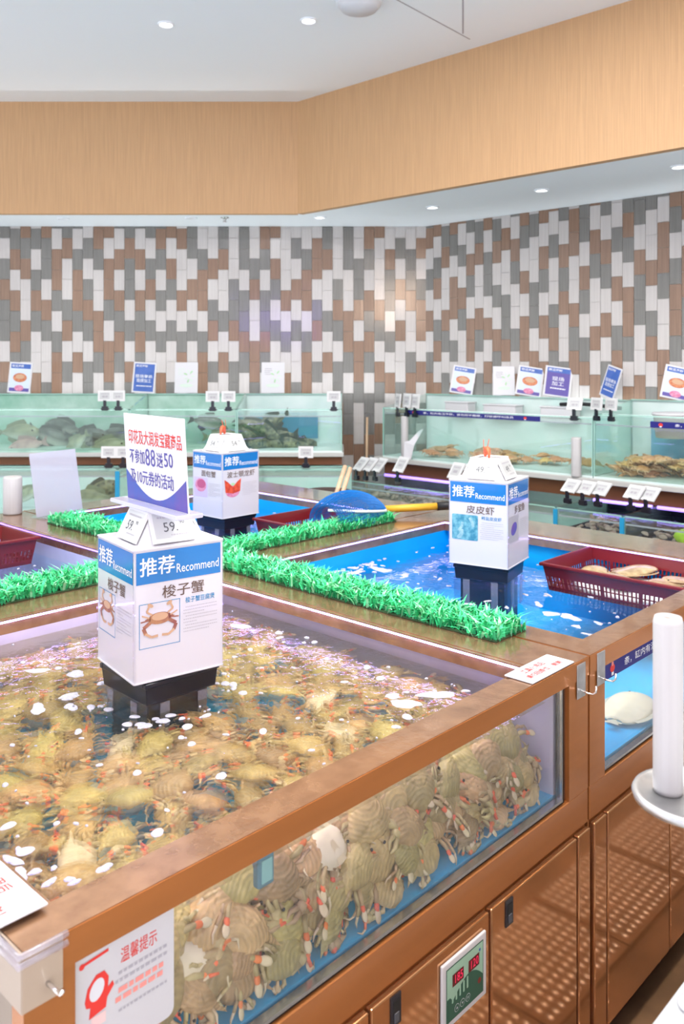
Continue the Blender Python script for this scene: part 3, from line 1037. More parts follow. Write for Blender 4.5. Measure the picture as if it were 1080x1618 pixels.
def print_face(b, F, w, h, title, sub, pic, zoff):
    """one printed face of a sign box: blue band, title, picture and small print"""
    b.rect(0.004, h - 0.075, w - 0.006, h - 0.006, band_blue, F, zoff)
    b.text('推荐', w * 0.055, h - 0.058, w * 0.44, h - 0.018, ink_white, F, zoff + 0.0006, 0.012)
    b.text('Recommend', w * 0.46, h - 0.060, w * 0.95, h - 0.040, ink_white, F, zoff + 0.0006, 0.004)
    n = len(title)
    tw = min(0.115, 0.034 * n)
    x0 = w * 0.30
    if n > 3:
        x0, tw = w * 0.12, w * 0.76
    b.text(title, x0, h - 0.112, x0 + tw, h - 0.084, ink_brown, F, zoff + 0.0006, 0.005)
    px0, px1, py0, py1 = w * 0.05, w * 0.50, h - 0.205, h - 0.118
    if pic == 'crab':
        b.frame2(px0, py0 - 0.01, px1, py1, 0.0012, text_blue, F, zoff)
        print_crab(b, F, (px0 + px1) / 2, (py0 + py1) / 2 + 0.008, 0.031, zoff)
    elif pic == 'mantis':
        b.rrect(px0, py0, px1, py1, 0.005, food_teal, F, zoff)
        rr = random.Random(4)
        pale = mat('print_pale_teal', (0.40, 0.60, 0.62), 0.5, col2=(0.22, 0.44, 0.52), scale=90)
        for k in range(6):
            x, y, a = rr.uniform(px0 + 0.02, px1 - 0.02), rr.uniform(py0 + 0.014, py1 - 0.014), rr.uniform(0.6, 2.4)
            d = 0.017
            pts = [(x - d * math.cos(a), y - d * math.sin(a)), (x + 0.004, y), (x + d * math.cos(a) * 0.9, y + d * math.sin(a))]
            pts = [(min(max(p, px0 + 0.006), px1 - 0.006), min(max(q, py0 + 0.006), py1 - 0.006)) for p, q in pts]
            b.stroke(pts, 0.009, pale, F, zoff + 0.0003 + k * 0.0001)
    elif pic == 'round':
        b.rrect(px0, py0, px1, py1, 0.002, mat('print_lilac', (0.62, 0.52, 0.78), 0.5), F, zoff)
        b.disc((px0 + px1) / 2, py0 + 0.052, 0.040, 0.030, food_pk, F, 24, zoff + 0.0003)
        b.disc((px0 + px1) / 2 + 0.004, py0 + 0.058, 0.030, 0.020, mat('print_deep_pink', (0.52, 0.10, 0.22), 0.5), F, 24, zoff + 0.0005)
    elif pic == 'lobster':
        b.disc((px0 + px1) / 2, py0 + 0.032, 0.040, 0.026, food_pk, F, 24, zoff)
        b.add([(px0, py1, zoff + .0003), (px0 + 0.006, py0 + 0.03, zoff + .0003), ((px0 + px1) / 2, py0 + 0.022, zoff + .0003), (px1 - 0.006, py0 + 0.03, zoff + .0003),
               (px1, py1, zoff + .0003), (px1 - 0.02, py1 - 0.012, zoff + .0003), ((px0 + px1) / 2, py0 + 0.052, zoff + .0003), (px0 + 0.02, py1 - 0.012, zoff + .0003)],
              [(0, 1, 2, 6, 7), (6, 2, 3, 4, 5)], mat('print_red_orange', (0.75, 0.10, 0.04), 0.5, col2=(0.5, 0.04, 0.02), scale=70), F)
        b.disc((px0 + px1) / 2, py0 + 0.064, 0.012, 0.006, leafy, F, 14, zoff + 0.0006)
    else:
        b.rrect(px0, py0, px1, py1, 0.003, ink_soft, F, zoff)
        b.disc((px0 + px1) / 2, (py0 + py1) / 2, 0.03, 0.02, purple_pr, F, 20, zoff + 0.0003, 0.4)
    if sub:
        b.text(sub, w * 0.56, h - 0.131, w * 0.90, h - 0.118, text_blue, F, zoff + 0.0006, 0.004)
    b.lines(w * 0.54, h - 0.198, w * 0.93, h - 0.137, 9, ink_soft, F, zoff, 0.28)


def sign_box(label, front, zb, ang, tray_ang, right, left, price, zw, zfl, shrimp, W=BW, H=0.288):
    ex = Vector((math.cos(ang), math.sin(ang), 0))
    ey = Vector((-math.sin(ang), math.cos(ang), 0))
    c = Vector((front[0], front[1], 0)) + (ex + ey) * W / 2
    t = thing('sign_box', label, 'sign', (c.x, c.y, zw), ang)
    zb -= zw                                            # local heights run from the water line
    B = T(0, 0, zb)
    w2 = W / 2
    m = MB().box(-w2, w2, -w2, w2, 0, H, card_gloss, B)
    print_face(m, B @ frame((-w2, -w2 - 0.0006, 0), (1, 0, 0), (0, 0, 1)), W, H, *right, 0.0003)
    print_face(m, B @ frame((-w2 - 0.0006, w2, 0), (0, -1, 0), (0, 0, 1)), W, H, *left, 0.0003)
    obj('panel_body', m, t)
    m = MB()
    for sx in (-1, 1):
        for sy in (-1, 1):
            m.box(sx * w2 - 0.0025, sx * w2 + 0.0025, sy * w2 - 0.0025, sy * w2 + 0.0025, -0.001, H + 0.001, acrylic, B)
    for z in (0.0, H):
        for s in (-1, 1):
            m.box(-w2, w2, s * w2 - 0.002, s * w2 + 0.002, z - 0.0015, z + 0.0015, card, B)
            m.box(s * w2 - 0.002, s * w2 + 0.002, -w2, w2, z - 0.0015, z + 0.0015, card, B)
    obj('edge_trim', m, t)
    # price topper
    top = MB()
    hb, ht, hz = 0.076, 0.042, 0.066
    TPM = B @ T(0, 0, H)
    top.add([(-hb, -hb, 0), (hb, -hb, 0), (hb, hb, 0), (-hb, hb, 0), (-ht, -ht, hz), (ht, -ht, hz), (ht, ht, hz), (-ht, ht, hz)],
            [(4, 5, 6, 7), (0, 1, 5, 4), (1, 2, 6, 5), (2, 3, 7, 6), (3, 0, 4, 7)], card, TPM)
    tp = obj('price_topper', top, t)
    sl = math.atan2(hb - ht, hz)
    L = math.hypot(hb - ht, hz)
    for k in range(4):
        F = TPM @ RZ(k * PI / 2) @ T(0, -hb - 0.006, 0.003) @ RX(PI / 2 - sl)
        p = MB().box(-0.052, 0.052, 0, L + 0.004, -0.003, 0.003, tag_white, F)
        p.rect(-0.044, 0.010, 0.044, L - 0.006, tag_screen, F, 0.0034)
        p.text(price, -0.022, 0.024, 0.012, 0.046, ink, F, 0.0040)
        p.text('90', 0.018, 0.040, 0.030, 0.048, ink, F, 0.0040)
        p.lines(-0.038, 0.054, 0.034, 0.062, 1, ink_soft, F, 0.0040, 0.5)
        p.lines(-0.010, 0.013, 0.036, 0.019, 1, ink_soft, F, 0.0040, 0.5)
        obj('price_tag', p, tp)
    if shrimp:
        obj('shrimp_figure', MB().add(*_flat(curl_shrimp(shrimp, crab_red)), crab_red, TPM @ T(-0.02, 0.0, hz + 0.010) @ RZ(0.6) @ RY(-0.5) @ S(0.62), True), tp)
    # turntable, tray, pedestal and clear guard
    obj('turntable', MB().lathe([(0.088, -0.016), (0.096, -0.010), (0.096, -0.002), (0.09, 0.0)], card, 36, B), t)
    TR = RZ(tray_ang - ang)
    m = MB()
    h2 = 0.099
    zt = zb - 0.014
    m.add([(-h2 + 0.007, -h2 + 0.007, zt - 0.042), (h2 - 0.007, -h2 + 0.007, zt - 0.042), (h2 - 0.007, h2 - 0.007, zt - 0.042), (-h2 + 0.007, h2 - 0.007, zt - 0.042),
           (-h2 + 0.003, -h2 + 0.003, zt), (h2 - 0.003, -h2 + 0.003, zt), (h2 - 0.003, h2 - 0.003, zt), (-h2 + 0.003, h2 - 0.003, zt)],
          [(3, 2, 1, 0), (0, 1, 5, 4), (1, 2, 6, 5), (2, 3, 7, 6), (3, 0, 4, 7), (4, 5, 6, 7)], black_pl, TR)
    ring(m, (-h2, h2, -h2, h2), (-h2 + 0.012, h2 - 0.012, -h2 + 0.012, h2 - 0.012), zt - 0.002, zt + 0.010, black_pl, TR)
    obj('tray', m, t, 0.002, 1)
    obj('pedestal', MB().box(-0.078, 0.078, -0.078, 0.078, zfl - zw + 0.012, zt - 0.040, black_pl, TR), t)
    m = MB()
    q = 0.096
    z0, z1 = -0.05, zt - 0.036
    for s in (-1, 1):
        m.box(-q, q, s * q - 0.0015, s * q + 0.0015, z0, z1, acrylic, TR)
        m.box(s * q - 0.0015, s * q + 0.0015, -q, q, z0, z1, acrylic, TR)
    for sx in (-1, 1):
        m.box(sx * 0.05 - 0.012, sx * 0.05 + 0.012, -q - 0.004, -q - 0.002, z0, z1 - 0.004, acrylic_strip, TR)
        m.box(-q - 0.004, -q - 0.002, sx * 0.05 - 0.012, sx * 0.05 + 0.012, z0, z1 - 0.004, acrylic_strip, TR)
    obj('clear_guard', m, t)
    return t, c


def _flat(b):
    return b.v, b.f


_t, C1 = sign_box('white recommend box with a printed crab, standing in the crab tank', (-0.447, 1.832), 1.004, math.radians(36.5), math.radians(45),
                  ('梭子蟹', '梭子蟹豆腐煲', 'crab'), ('梭子蟹', '', 'crab'), '59.', 0.928, 0.69, 0, 0.214)
_t, C2 = sign_box('white recommend box with a printed red lobster, in the rear middle tank', (-0.527, 3.752), 1.008, math.radians(47), math.radians(50),
                  ('波士顿龙虾', '', 'lobster'), ('面包蟹', '', 'round'), '54.', 0.905, 0.69, 1.0)
_t, C3 = sign_box('white recommend box with a teal shrimp picture, in the bright blue tank', (0.555, 2.85), 1.005, math.radians(59), math.radians(62),
                  ('多宝鱼', '', 'other'), ('皮皮虾', '椒盐皮皮虾', 'mantis'), '49.', 0.905, 0.69, 0.95)

# promotion sign on the crab box
zt = 1.004 + 0.288 + 0.066
a, b = Vector((-0.513, 2.05, 0)), Vector((-0.329, 1.83, 0))
d = (b - a)
wS = d.length
t = thing('promo_sign', 'upright acrylic promotion sign with red and navy lettering, on top of the crab box', 'sign', ((a + b) / 2) + Vector((0, 0, zt + 0.005)), math.atan2(d.y, d.x))
obj('base', MB().box(-wS / 2 - 0.03, wS / 2 + 0.01, -0.035, 0.03, 0, 0.010, acrylic_lilac), t, 0.002, 1)
HS = 0.205
PF = frame((-wS / 2, -0.002, 0.010), (1, 0, 0), (0, -0.06, 1))
pm = MB().box(0, wS, 0, HS, -0.004, 0.0, card, PF)
pm.text('印花及大润发宝藏商品', 0.022, HS - 0.070, wS - 0.012, HS - 0.036, ink_red, PF, 0.0006, 0.006)
pm.text('不参加', 0.022, HS - 0.116, 0.098, HS - 0.082, ink_navy, PF, 0.0006, 0.008)
pm.text('88', 0.102, HS - 0.117, 0.150, HS - 0.077, ink_navy, PF, 0.0006, 0.0)
pm.text('送', 0.156, HS - 0.116, 0.186, HS - 0.082, ink_navy, PF, 0.0006, 0.008)
pm.text('50', 0.192, HS - 0.112, 0.232, HS - 0.080, ink_navy, PF, 0.0006, 0.008)
pm.text('及10元券的活动', 0.022, HS - 0.163, 0.230, HS - 0.129, ink_navy, PF, 0.0006, 0.008)
arc = [(0, 0.002), (wS, 0.002), (wS, 0.072)] + [(wS * (1 - k / 16), 0.072 - 0.060 * math.sin(PI * k / 16)) for k in range(1, 16)] + [(0, 0.072)]
n = len(arc)
for k in range(16):
    x0, x1 = wS * k / 16, wS * (k + 1) / 16
    y0, y1 = 0.072 - 0.060 * math.sin(PI * k / 16), 0.072 - 0.060 * math.sin(PI * (k + 1) / 16)
    pm.add([(x0, 0.001, 0.0005), (x1, 0.001, 0.0005), (x1, y1, 0.0005), (x0, y0, 0.0005)], [(0, 1, 2, 3)], purple_pr, PF)
obj('panel', pm, t)

# empty acrylic stand on the rear rim
q = UV(1.40, 2.585, ZR + 0.001)
a, b = px_z(58, 820, ZR), px_z(130, 806, ZR)
t = thing('acrylic_stand', 'tall empty pale acrylic sign stand on the rear rim, left of the promo sign', 'sign stand', Vector(((a + b) / 2).xyz) + Vector((0, 0, 0.001)), math.atan2((b - a).y, (b - a).x))
w = (b - a).length
obj('base', MB().box(-w / 2, w / 2, -0.05, 0.045, 0, 0.006, acrylic), t)
obj('panel', MB().box(-w / 2, w / 2, 0, 0.285, -0.002, 0.002, acrylic_lilac, frame((0, 0.0, 0.006), (1, 0, 0), (0, 0.18, 1))), t)

# ------------------------------------------------------------------ crabs
def crab_shell_mesh():
    half = [(0.006, 0.027), (0.010, 0.0290), (0.014, 0.0265), (0.0185, 0.0278), (0.021, 0.0248), (0.0255, 0.0258), (0.0275, 0.0222), (0.0318, 0.0226), (0.0335, 0.0188), (0.0378, 0.0184),
            (0.039, 0.0140), (0.064, 0.0092), (0.0405, 0.004), (0.037, -0.006), (0.029, -0.016), (0.020, -0.0235), (0.010, -0.028)]
    out = half + [(-x, y) for x, y in half[::-1]]
    n = len(out)
    b = MB()
    rings = [(1.0, 0.0), (0.93, 0.006), (0.80, 0.0105), (0.60, 0.0145), (0.38, 0.0168), (0.16, 0.0178)]
    vs, fs = [], []
    for r, z in rings:
        for x, y in out:
            if r < 1 and abs(x) > 0.04:
                x = math.copysign(0.040, x)
            ridge = 0.0007 * math.sin(abs(x) * 330) if r < 0.9 else 0
            vs.append((x * r, y * r, z + ridge))
    for i in range(len(rings) - 1):
        for k in range(n):
            q = (k + 1) % n
            fs.append((i * n + q, i * n + k, (i + 1) * n + k, (i + 1) * n + q))
    fs.append(tuple((len(rings) - 1) * n + k for k in range(n))[::-1])
    b.add(vs, fs, shell_top, ID, True)
    vs, fs = [], []
    low = [(1.0, 0.0), (0.9, -0.006), (0.6, -0.010), (0.25, -0.011)]
    for r, z in low:
        for x, y in out:
            if r < 1 and abs(x) > 0.04:
                x = math.copysign(0.040, x)
            vs.append((x * r, y * r, z))
    for i in range(len(low) - 1):
        for k in range(n):
            q = (k + 1) % n
            fs.append((i * n + k, i * n + q, (i + 1) * n + q, (i + 1) * n + k))
    fs.append(tuple((len(low) - 1) * n + k for k in range(n)))
    b.add(vs, fs, shell_belly, ID, True)
    # abdomen flap, eyes and front teeth
    b.add([(-0.010, -0.026, -0.0085), (0.010, -0.026, -0.0085), (0.003, 0.004, -0.0125), (-0.003, 0.004, -0.0125)], [(0, 3, 2, 1)], crab_cream)
    for q in (-1, 1):
        b.tube([(q * 0.008, 0.026, 0.003), (q * 0.012, 0.032, 0.006)], 0.002, crab_limb, 6)
        b.ball(eye_m, T(q * 0.0125, 0.033, 0.0065) @ S(0.0024), 8, 5)
    return b


def flip(b):
    c = MB()
    for f, mi, sm in zip(b.f, b.mi, b.sm):
        pass
    c.v = [(-x, y, z) for x, y, z in b.v]
    c.f = [f[::-1] for f in b.f]
    c.mi, c.sm, c.mats = list(b.mi), list(b.sm), list(b.mats)
    return c


def merged(bs):
    c = MB()
    for b in bs:
        o = len(c.v)
        sl = [c.slot(m) for m in b.mats]
        c.v += b.v
        c.f += [[o + k for k in f] for f in b.f]
        c.mi += [sl[i] for i in b.mi]
        c.sm += b.sm
    return c


def claw(pose):
    b = MB()
    if pose == 0:
        p = [(0.026, 0.018, -0.003), (0.044, 0.024, -0.002), (0.054, 0.034, 0.000), (0.040, 0.043, 0.002)]
    elif pose == 2:
        p = [(0.024, 0.018, -0.004), (0.036, 0.026, -0.005), (0.040, 0.034, -0.004), (0.022, 0.037, -0.002)]
    else:
        p = [(0.026, 0.018, -0.003), (0.040, 0.028, -0.003), (0.048, 0.040, -0.001), (0.030, 0.044, 0.002)]
    b.tube(p[:3], [0.0045, 0.0070, 0.0055], crab_limb, 7)
    b.tube([p[2], ((p[2][0] + p[3][0]) / 2, (p[2][1] + p[3][1]) / 2, p[2][2]), p[3]], [0.0045, 0.0088, 0.0080], crab_limb, 7, flat=0.8)
    b.ball(crab_red, T(*p[2]) @ S(0.0058), 7, 5)
    d = (Vector(p[3]) - Vector(p[2])).normalized()
    s = Vector((-d.y, d.x, 0))
    e = Vector(p[3])
    b.tube([e - s * 0.003, e + d * 0.014 - s * 0.006, e + d * 0.026 - s * 0.001], [0.0055, 0.0040, 0.0012], crab_limb, 6)
    b.tube([e + s * 0.003, e + d * 0.013 + s * 0.007, e + d * 0.023 + s * 0.003], [0.0050, 0.0036, 0.0012], crab_red if pose else crab_limb, 6)
    return b


def leg(i, pose):
    y0 = (0.010, 0.000, -0.010)[i]
    sw = (0.020, 0.002, -0.016)[i] + (0.004 if pose else 0)
    b = MB()
    if pose == 2:
        b.tube([(0.032, y0, -0.005), (0.044, y0 + sw * 0.3, -0.003), (0.050, y0 + sw * 0.5, -0.006)], [0.0026, 0.0034, 0.0028], crab_limb, 6)
        b.tube([(0.050, y0 + sw * 0.5, -0.006), (0.052, y0 + sw * 0.6, -0.011)], [0.0030, 0.0028], crab_red if i == 0 else crab_limb, 6)
        b.tube([(0.052, y0 + sw * 0.6, -0.011), (0.044, y0 + sw * 0.6, -0.014), (0.036, y0 + sw * 0.5, -0.014)], [0.0026, 0.0020, 0.0006], crab_cream, 6)
        return b
    x1 = 0.055 - (0.004 if pose else 0)
    b.tube([(0.034, y0, -0.004), (0.048, y0 + sw * 0.5, 0.002), (x1, y0 + sw, 0.003)], [0.0026, 0.0036, 0.0028], crab_limb, 6)
    b.tube([(x1, y0 + sw, 0.003), (x1 + 0.012, y0 + sw * 1.5, -0.002)], [0.0030, 0.0028], crab_red if i == 0 else crab_limb, 6)
    b.tube([(x1 + 0.012, y0 + sw * 1.5, -0.002), (x1 + 0.019, y0 + sw * 1.7 - 0.003, -0.008), (x1 + 0.022, y0 + sw * 1.7 - 0.012, -0.013)], [0.0026, 0.0020, 0.0006], crab_cream, 6)
    return b


def paddle(pose=0):
    b = MB()
    if pose == 2:
        b.tube([(0.026, -0.018, -0.005), (0.036, -0.024, -0.004), (0.042, -0.022, -0.006)], [0.0034, 0.0042, 0.0032], crab_limb, 6)
        b.ball(crab_cream, T(0.047, -0.016, -0.007) @ RZ(0.9) @ S(0.009, 0.006, 0.0018), 10, 5)
        return b
    b.tube([(0.028, -0.017, -0.003), (0.042, -0.026, 0.001), (0.050, -0.034, 0.001)], [0.0036, 0.0048, 0.0036], crab_limb, 6)
    b.ball(crab_red, T(0.0525, -0.0375, 0.001) @ RZ(-0.9) @ S(0.0075, 0.005, 0.003), 8, 5)
    b.ball(crab_cream, T(0.060, -0.046, 0.001) @ RZ(-0.85) @ S(0.010, 0.0065, 0.0018), 10, 5)
    return b


SHELL = crab_shell_mesh()
SHELL.v = [(x * 1.12, y * 1.2, z * 1.1) for x, y, z in SHELL.v]
PARTS = {}
FULL = {}


def as_mesh(name, b):
    o = obj(name, b)
    me = o.data
    bpy.data.objects.remove(o)
    return me


for pose in (0, 1, 2):
    L = [('carapace', SHELL)]
    for q in (1, -1):
        f = (lambda b: b) if q == 1 else flip
        L.append(('claw', f(claw(pose if q == 1 or pose == 2 else 1 - pose))))
        for i in range(3):
            L.append(('walking_leg', f(leg(i, pose))))
        L.append(('swimming_leg', f(paddle(pose))))
    PARTS[pose] = [(n, as_mesh('crab_' + n, b)) for n, b in L]
    FULL[pose] = as_mesh('swimming_crab', merged([b for n, b in L]))
EXT = {p: [v.co.copy() for v in FULL[p].vertices] for p in (0, 1, 2)}


def put_crab(M, box, label, group, split, pose, cat='crab', box_M=MI):
    """M places the crab in the frame box_M; box is the room it must stay inside (u0,u1,v0,v1,z0,z1)"""
    pts = [M @ p for p in EXT[pose]]
    sh = Vector((0, 0, 0))
    for i in range(3):
        lo, hi = min(p[i] for p in pts), max(p[i] for p in pts)
        if lo < box[2 * i]:
            sh[i] = box[2 * i] - lo
        elif hi > box[2 * i + 1]:
            sh[i] = box[2 * i + 1] - hi
    W = box_M @ Matrix.Translation(sh) @ M
    if split:
        t = bpy.data.objects.new('swimming_crab', None)
        t.empty_display_size = 0.02
        C.objects.link(t)
        for n, me in PARTS[pose]:
            o = bpy.data.objects.new(n, me)
            C.objects.link(o)
            o.parent = t
    else:
        t = bpy.data.objects.new('swimming_crab', FULL[pose])
        C.objects.link(t)
    t.matrix_world = W
    tag(t, label, cat, group)
    return t


RC = random.Random(21)


def heap_top(u):
    return 0.905 - 0.018 * max(0, (u - 0.7) / 0.5)


# the heap seen through the front glass
ROOM = (0.016, 1.236, 0.0245, 1.295, 0.6995, 0.921)
k = 0
for r, (z, tl) in enumerate(((0.716, 0.7), (0.742, 1.0), (0.772, 1.05), (0.806, 1.0), (0.846, 1.0), (0.882, 0.9))):
    n = 10
    for i in range(n):
        u = 0.05 + (i + (0.5 if r % 2 else 0)) * 1.24 / n + RC.uniform(-0.02, 0.02)
        if u > 1.25 or (r >= 5 and u > 1.1):
            continue
        zz = z + RC.uniform(-0.010, 0.010)
        tilt = tl + RC.uniform(-0.2, 0.25)
        belly = RC.random() < 0.06
        spin = RC.uniform(-0.8, 0.8) + (PI if RC.random() < 0.3 else 0)
        M = T(u, (0.034, 0.036, 0.046, 0.066, 0.085, 0.10)[r] + RC.uniform(-0.004, 0.008), zz) @ RZ(RC.uniform(-0.3, 0.3)) @ RX(tilt) @ (RY(PI) if belly else ID) @ RZ(spin) @ S(RC.uniform(1.05, 1.32) * (0.85 if r < 2 else 1.0))
        zone = ('behind the notice sticker' if u < 0.22 else 'around the thermometer' if u < 0.48 else 'along the middle of the glass' if u < 0.85 else 'near the right end of the glass')
        side = 'pale belly turned to the front glass' if belly else 'shell turned to the front glass'
        put_crab(M, ROOM, 'live tan crab, %s, %s' % (side, zone), 'crabs, %s, %s' % (side, zone), True, 2 if r == 0 else k % 2)
        k += 1
# second rank behind, filling the gaps
for r, z in enumerate((0.745, 0.80, 0.855)):
    for i in range(11):
        u = 0.08 + i * 0.107 + RC.uniform(-0.02, 0.02)
        M = T(u, 0.165 + RC.uniform(-0.01, 0.02), z) @ RZ(RC.uniform(-0.6, 0.6)) @ RX(RC.uniform(0.4, 1.0)) @ RZ(RC.uniform(-PI, PI))
        put_crab(M, ROOM, 'live tan crab half hidden in the second rank behind the front glass', 'crabs in the second rank behind the glass', False, i % 2)
# the top of the heap seen through the water
cu, cv = toUV(C1.x, C1.y)
n_u, n_v = 13, 14
for j in range(n_v):
    for i in range(n_u):
        u = 0.06 + (i + (0.5 if j % 2 else 0)) * 1.15 / n_u + RC.uniform(-0.02, 0.02)
        v = 0.215 + j * 1.035 / (n_v - 1) + RC.uniform(-0.02, 0.02)
        if math.hypot(u - cu, v - cv) < 0.145 or u > 1.2 or RC.random() < 0.03:
            continue
        z = heap_top(u) - RC.uniform(0.0, 0.035) - (0.02 if v > 0.9 else 0)
        belly = RC.random() < 0.06
        M = T(u, v, z) @ RZ(RC.uniform(-PI, PI)) @ RX(RC.uniform(-0.35, 0.35)) @ RY(RC.uniform(-0.35, 0.35) + (PI if belly else 0)) @ S(RC.uniform(0.92, 1.15))
        near = v < 0.42
        zone = 'in front of the crab sign box' if v < cv - 0.12 else ('beside the crab sign box' if v < cv + 0.15 else 'behind the crab sign box')
        side = 'left half' if u < 0.6 else 'right half'
        put_crab(M, ROOM, 'live crab under rippled water, %s, %s' % (zone, side), 'crabs under water %s, %s' % (zone, side), near, (i + j) % 2)

# ------------------------------------------------------------------ foam on the water
RF = random.Random(5)


def blob(b, u, v, z, r, asp=1.0, rot=0.0, rough=0.25, hgt=0.0025):
    n = 14
    ph = [RF.uniform(0, 2 * PI) for _ in range(3)]
    vs = []
    for ring_, zz in ((1.0, 0.0), (0.86, hgt * 0.8), (0.45, hgt)):
        for k in range(n):
            t = 2 * PI * k / n
            rr = r * ring_ * (1 + rough * (0.5 * math.sin(2 * t + ph[0]) + 0.35 * math.sin(3 * t + ph[1]) + 0.25 * math.sin(5 * t + ph[2])))
            x, y = rr * math.cos(t), rr * asp * math.sin(t)
            vs.append((u + x * math.cos(rot) - y * math.sin(rot), v + x * math.sin(rot) + y * math.cos(rot), z + zz))
    fs = [(i * n + k, i * n + (k + 1) % n, (i + 1) * n + (k + 1) % n, (i + 1) * n + k) for i in range(2) for k in range(n)] + [tuple(range(2 * n, 3 * n))]
    b.add(vs, fs, foam_m, MI, True)


b = MB()
zw = 0.9285
for _ in range(150):
    u, v = RF.uniform(0.03, 1.18), RF.uniform(0.07, 1.28)
    if abs(u - cu) < 0.1 and abs(v - cv) < 0.1:
        continue
    blob(b, u, v, zw, RF.choice((0.003, 0.004, 0.006, 0.008, 0.010, 0.014)), RF.uniform(0.45, 0.9), RF.uniform(0, PI), 0.15)
for _ in range(46):
    a, r = RF.uniform(0, 2 * PI), RF.uniform(0.13, 0.2)
    blob(b, cu + r * math.cos(a), cv + r * math.sin(a), zw, RF.choice((0.003, 0.005, 0.008, 0.012, 0.015)), RF.uniform(0.55, 0.9), a + PI / 2, 0.15)
for (x, y, r) in ((30, 1385, 0.022), (78, 1395, 0.012), (110, 1390, 0.010), (20, 1360, 0.02), (165, 1372, 0.013), (118, 1395, 0.010), (55, 1378, 0.012), (85, 1372, 0.007), (640, 1112, 0.035), (690, 1098, 0.04), (620, 1100, 0.02),
                  (735, 1092, 0.012), (230, 1030, 0.03), (60, 1060, 0.03), (110, 1100, 0.026), (60, 1120, 0.03), (120, 1065, 0.03), (395, 970, 0.04), (380, 990, 0.03), (60, 1000, 0.02), (440, 1000, 0.016)):
    p = px_z(x, y, zw)
    u, v = toUV(p.x, p.y)
    if 0.03 < u < 1.18 and 0.07 < v < 1.29:
        blob(b, u, v, zw, r, RF.uniform(0.4, 0.7), RF.uniform(0, PI), 0.35)
tag(obj('foam', b), 'white foam bubbles drifting on the water over the crabs', 'foam', None, 'stuff')
b = MB()
zw = 0.9055
bu, bv = toUV(C3.x, C3.y)
for k in range(190):                                        # the drifting streak
    s = RF.random()
    p = px_z(470 + 130 * s + RF.gauss(0, 16), 925 - 45 * s + RF.gauss(0, 7), zw)
    u, v = toUV(p.x, p.y)
    if 1.47 < u < 2.5 and 0.08 < v < 1.27:
        blob(b, u, v, zw, RF.choice((0.006, 0.008, 0.012, 0.018)), RF.uniform(0.3, 0.7), RF.uniform(0, PI), 0.4)
for (x, y, r) in ((600, 900, 0.05), (560, 905, 0.035), (640, 909, 0.03), (520, 905, 0.03), (870, 970, 0.035), (900, 975, 0.04), (910, 990, 0.02), (850, 955, 0.028), (945, 985, 0.018), (930, 1003, 0.02), (975, 975, 0.012),
                  (695, 915, 0.016), (770, 950, 0.014), (800, 960, 0.014), (740, 955, 0.018), (695, 965, 0.012), (865, 940, 0.02), (830, 940, 0.014), (960, 1000, 0.012), (660, 930, 0.012)):
    p = px_z(x, y, zw)
    u, v = toUV(p.x, p.y)
    if 1.46 < u < 2.5 and 0.07 < v < 1.28:
        blob(b, u, v, zw, r, RF.uniform(0.3, 0.6), RF.uniform(0, PI), 0.5)
for _ in range(150):
    u, v = RF.uniform(1.48, 2.5), RF.uniform(0.08, 1.27)
    if math.hypot(u - bu, v - bv) > 0.14:
        blob(b, u, v, zw, RF.choice((0.002, 0.003, 0.004, 0.006, 0.009)), RF.uniform(0.4, 1), RF.uniform(0, PI), 0.3)
tag(obj('foam', b), 'white foam patches drifting on the bright blue water', 'foam', None, 'stuff')
b = MB()
for k in range(120):
    u, v = RF.uniform(1.48, 2.5), RF.uniform(1.66, 2.66)
    blob(b, u, v, zw, RF.choice((0.006, 0.010, 0.015)), RF.uniform(0.3, 0.7), RF.uniform(0, PI), 0.4)
for k in range(60):
    u, v = RF.uniform(0.2, 1.15), RF.uniform(1.64, 2.2)
    blob(b, u, v, zw, RF.choice((0.004, 0.006, 0.010)), RF.uniform(0.4, 0.9), RF.uniform(0, PI), 0.4)
tag(obj('foam', b), 'foam specks on the water of the two rear tanks', 'foam', None, 'stuff')

# ------------------------------------------------------------------ artificial turf on the rims
RG = random.Random(9)


def turf(label, u0, u1, v0, v1, dens=4200, seams=()):
    b = MB()
    z = ZR + 0.001
    b.box(u0, u1, v0, v1, z, z + 0.004, turf_mat, MI)
    n = int(dens * (u1 - u0) * (v1 - v0) * 6)
    for _ in range(n):
        u, v = RG.uniform(u0, u1), RG.uniform(v0, v1)
        a, h, l = RG.uniform(0, 2 * PI), RG.uniform(0.020, 0.052), RG.uniform(0.014, 0.052)
        w = RG.uniform(0.0022, 0.0046)
        dx, dy = math.cos(a), math.sin(a)
        nx, ny = -dy * w, dx * w
        p1 = (u + dx * l * 0.35, v + dy * l * 0.35, z + h * 0.7)
        p2 = (u + dx * l, v + dy * l, z + h * RG.uniform(0.75, 1.05))
        b.add([(u - nx, v - ny, z), (u + nx, v + ny, z), (p1[0] + nx, p1[1] + ny, p1[2]), (p1[0] - nx, p1[1] - ny, p1[2]), p2], [(0, 1, 2, 3), (3, 2, 4)],
              grass_l if RG.random() < 0.22 else grass_m, MI)
    return tag(obj('artificial_grass', b), label, 'artificial grass', None, 'stuff')


turf('green plastic grass strip between the crab tank and the bright blue tank', 1.285, 1.425, 0.21, 0.655)
turf('green plastic grass strip meeting the crossing of the four tanks', 1.285, 1.425, 0.665, 1.38)
turf('green plastic grass strip behind the bright blue tank, beside the blue net', 1.29, 2.36, 1.425, 1.545)
turf('green plastic grass strip behind the crab tank at the left', -0.03, 1.28, 1.425, 1.575)
turf('short green plastic grass strip on the rear rim below the acrylic stand', 1.285, 1.43, 1.75, 2.50)

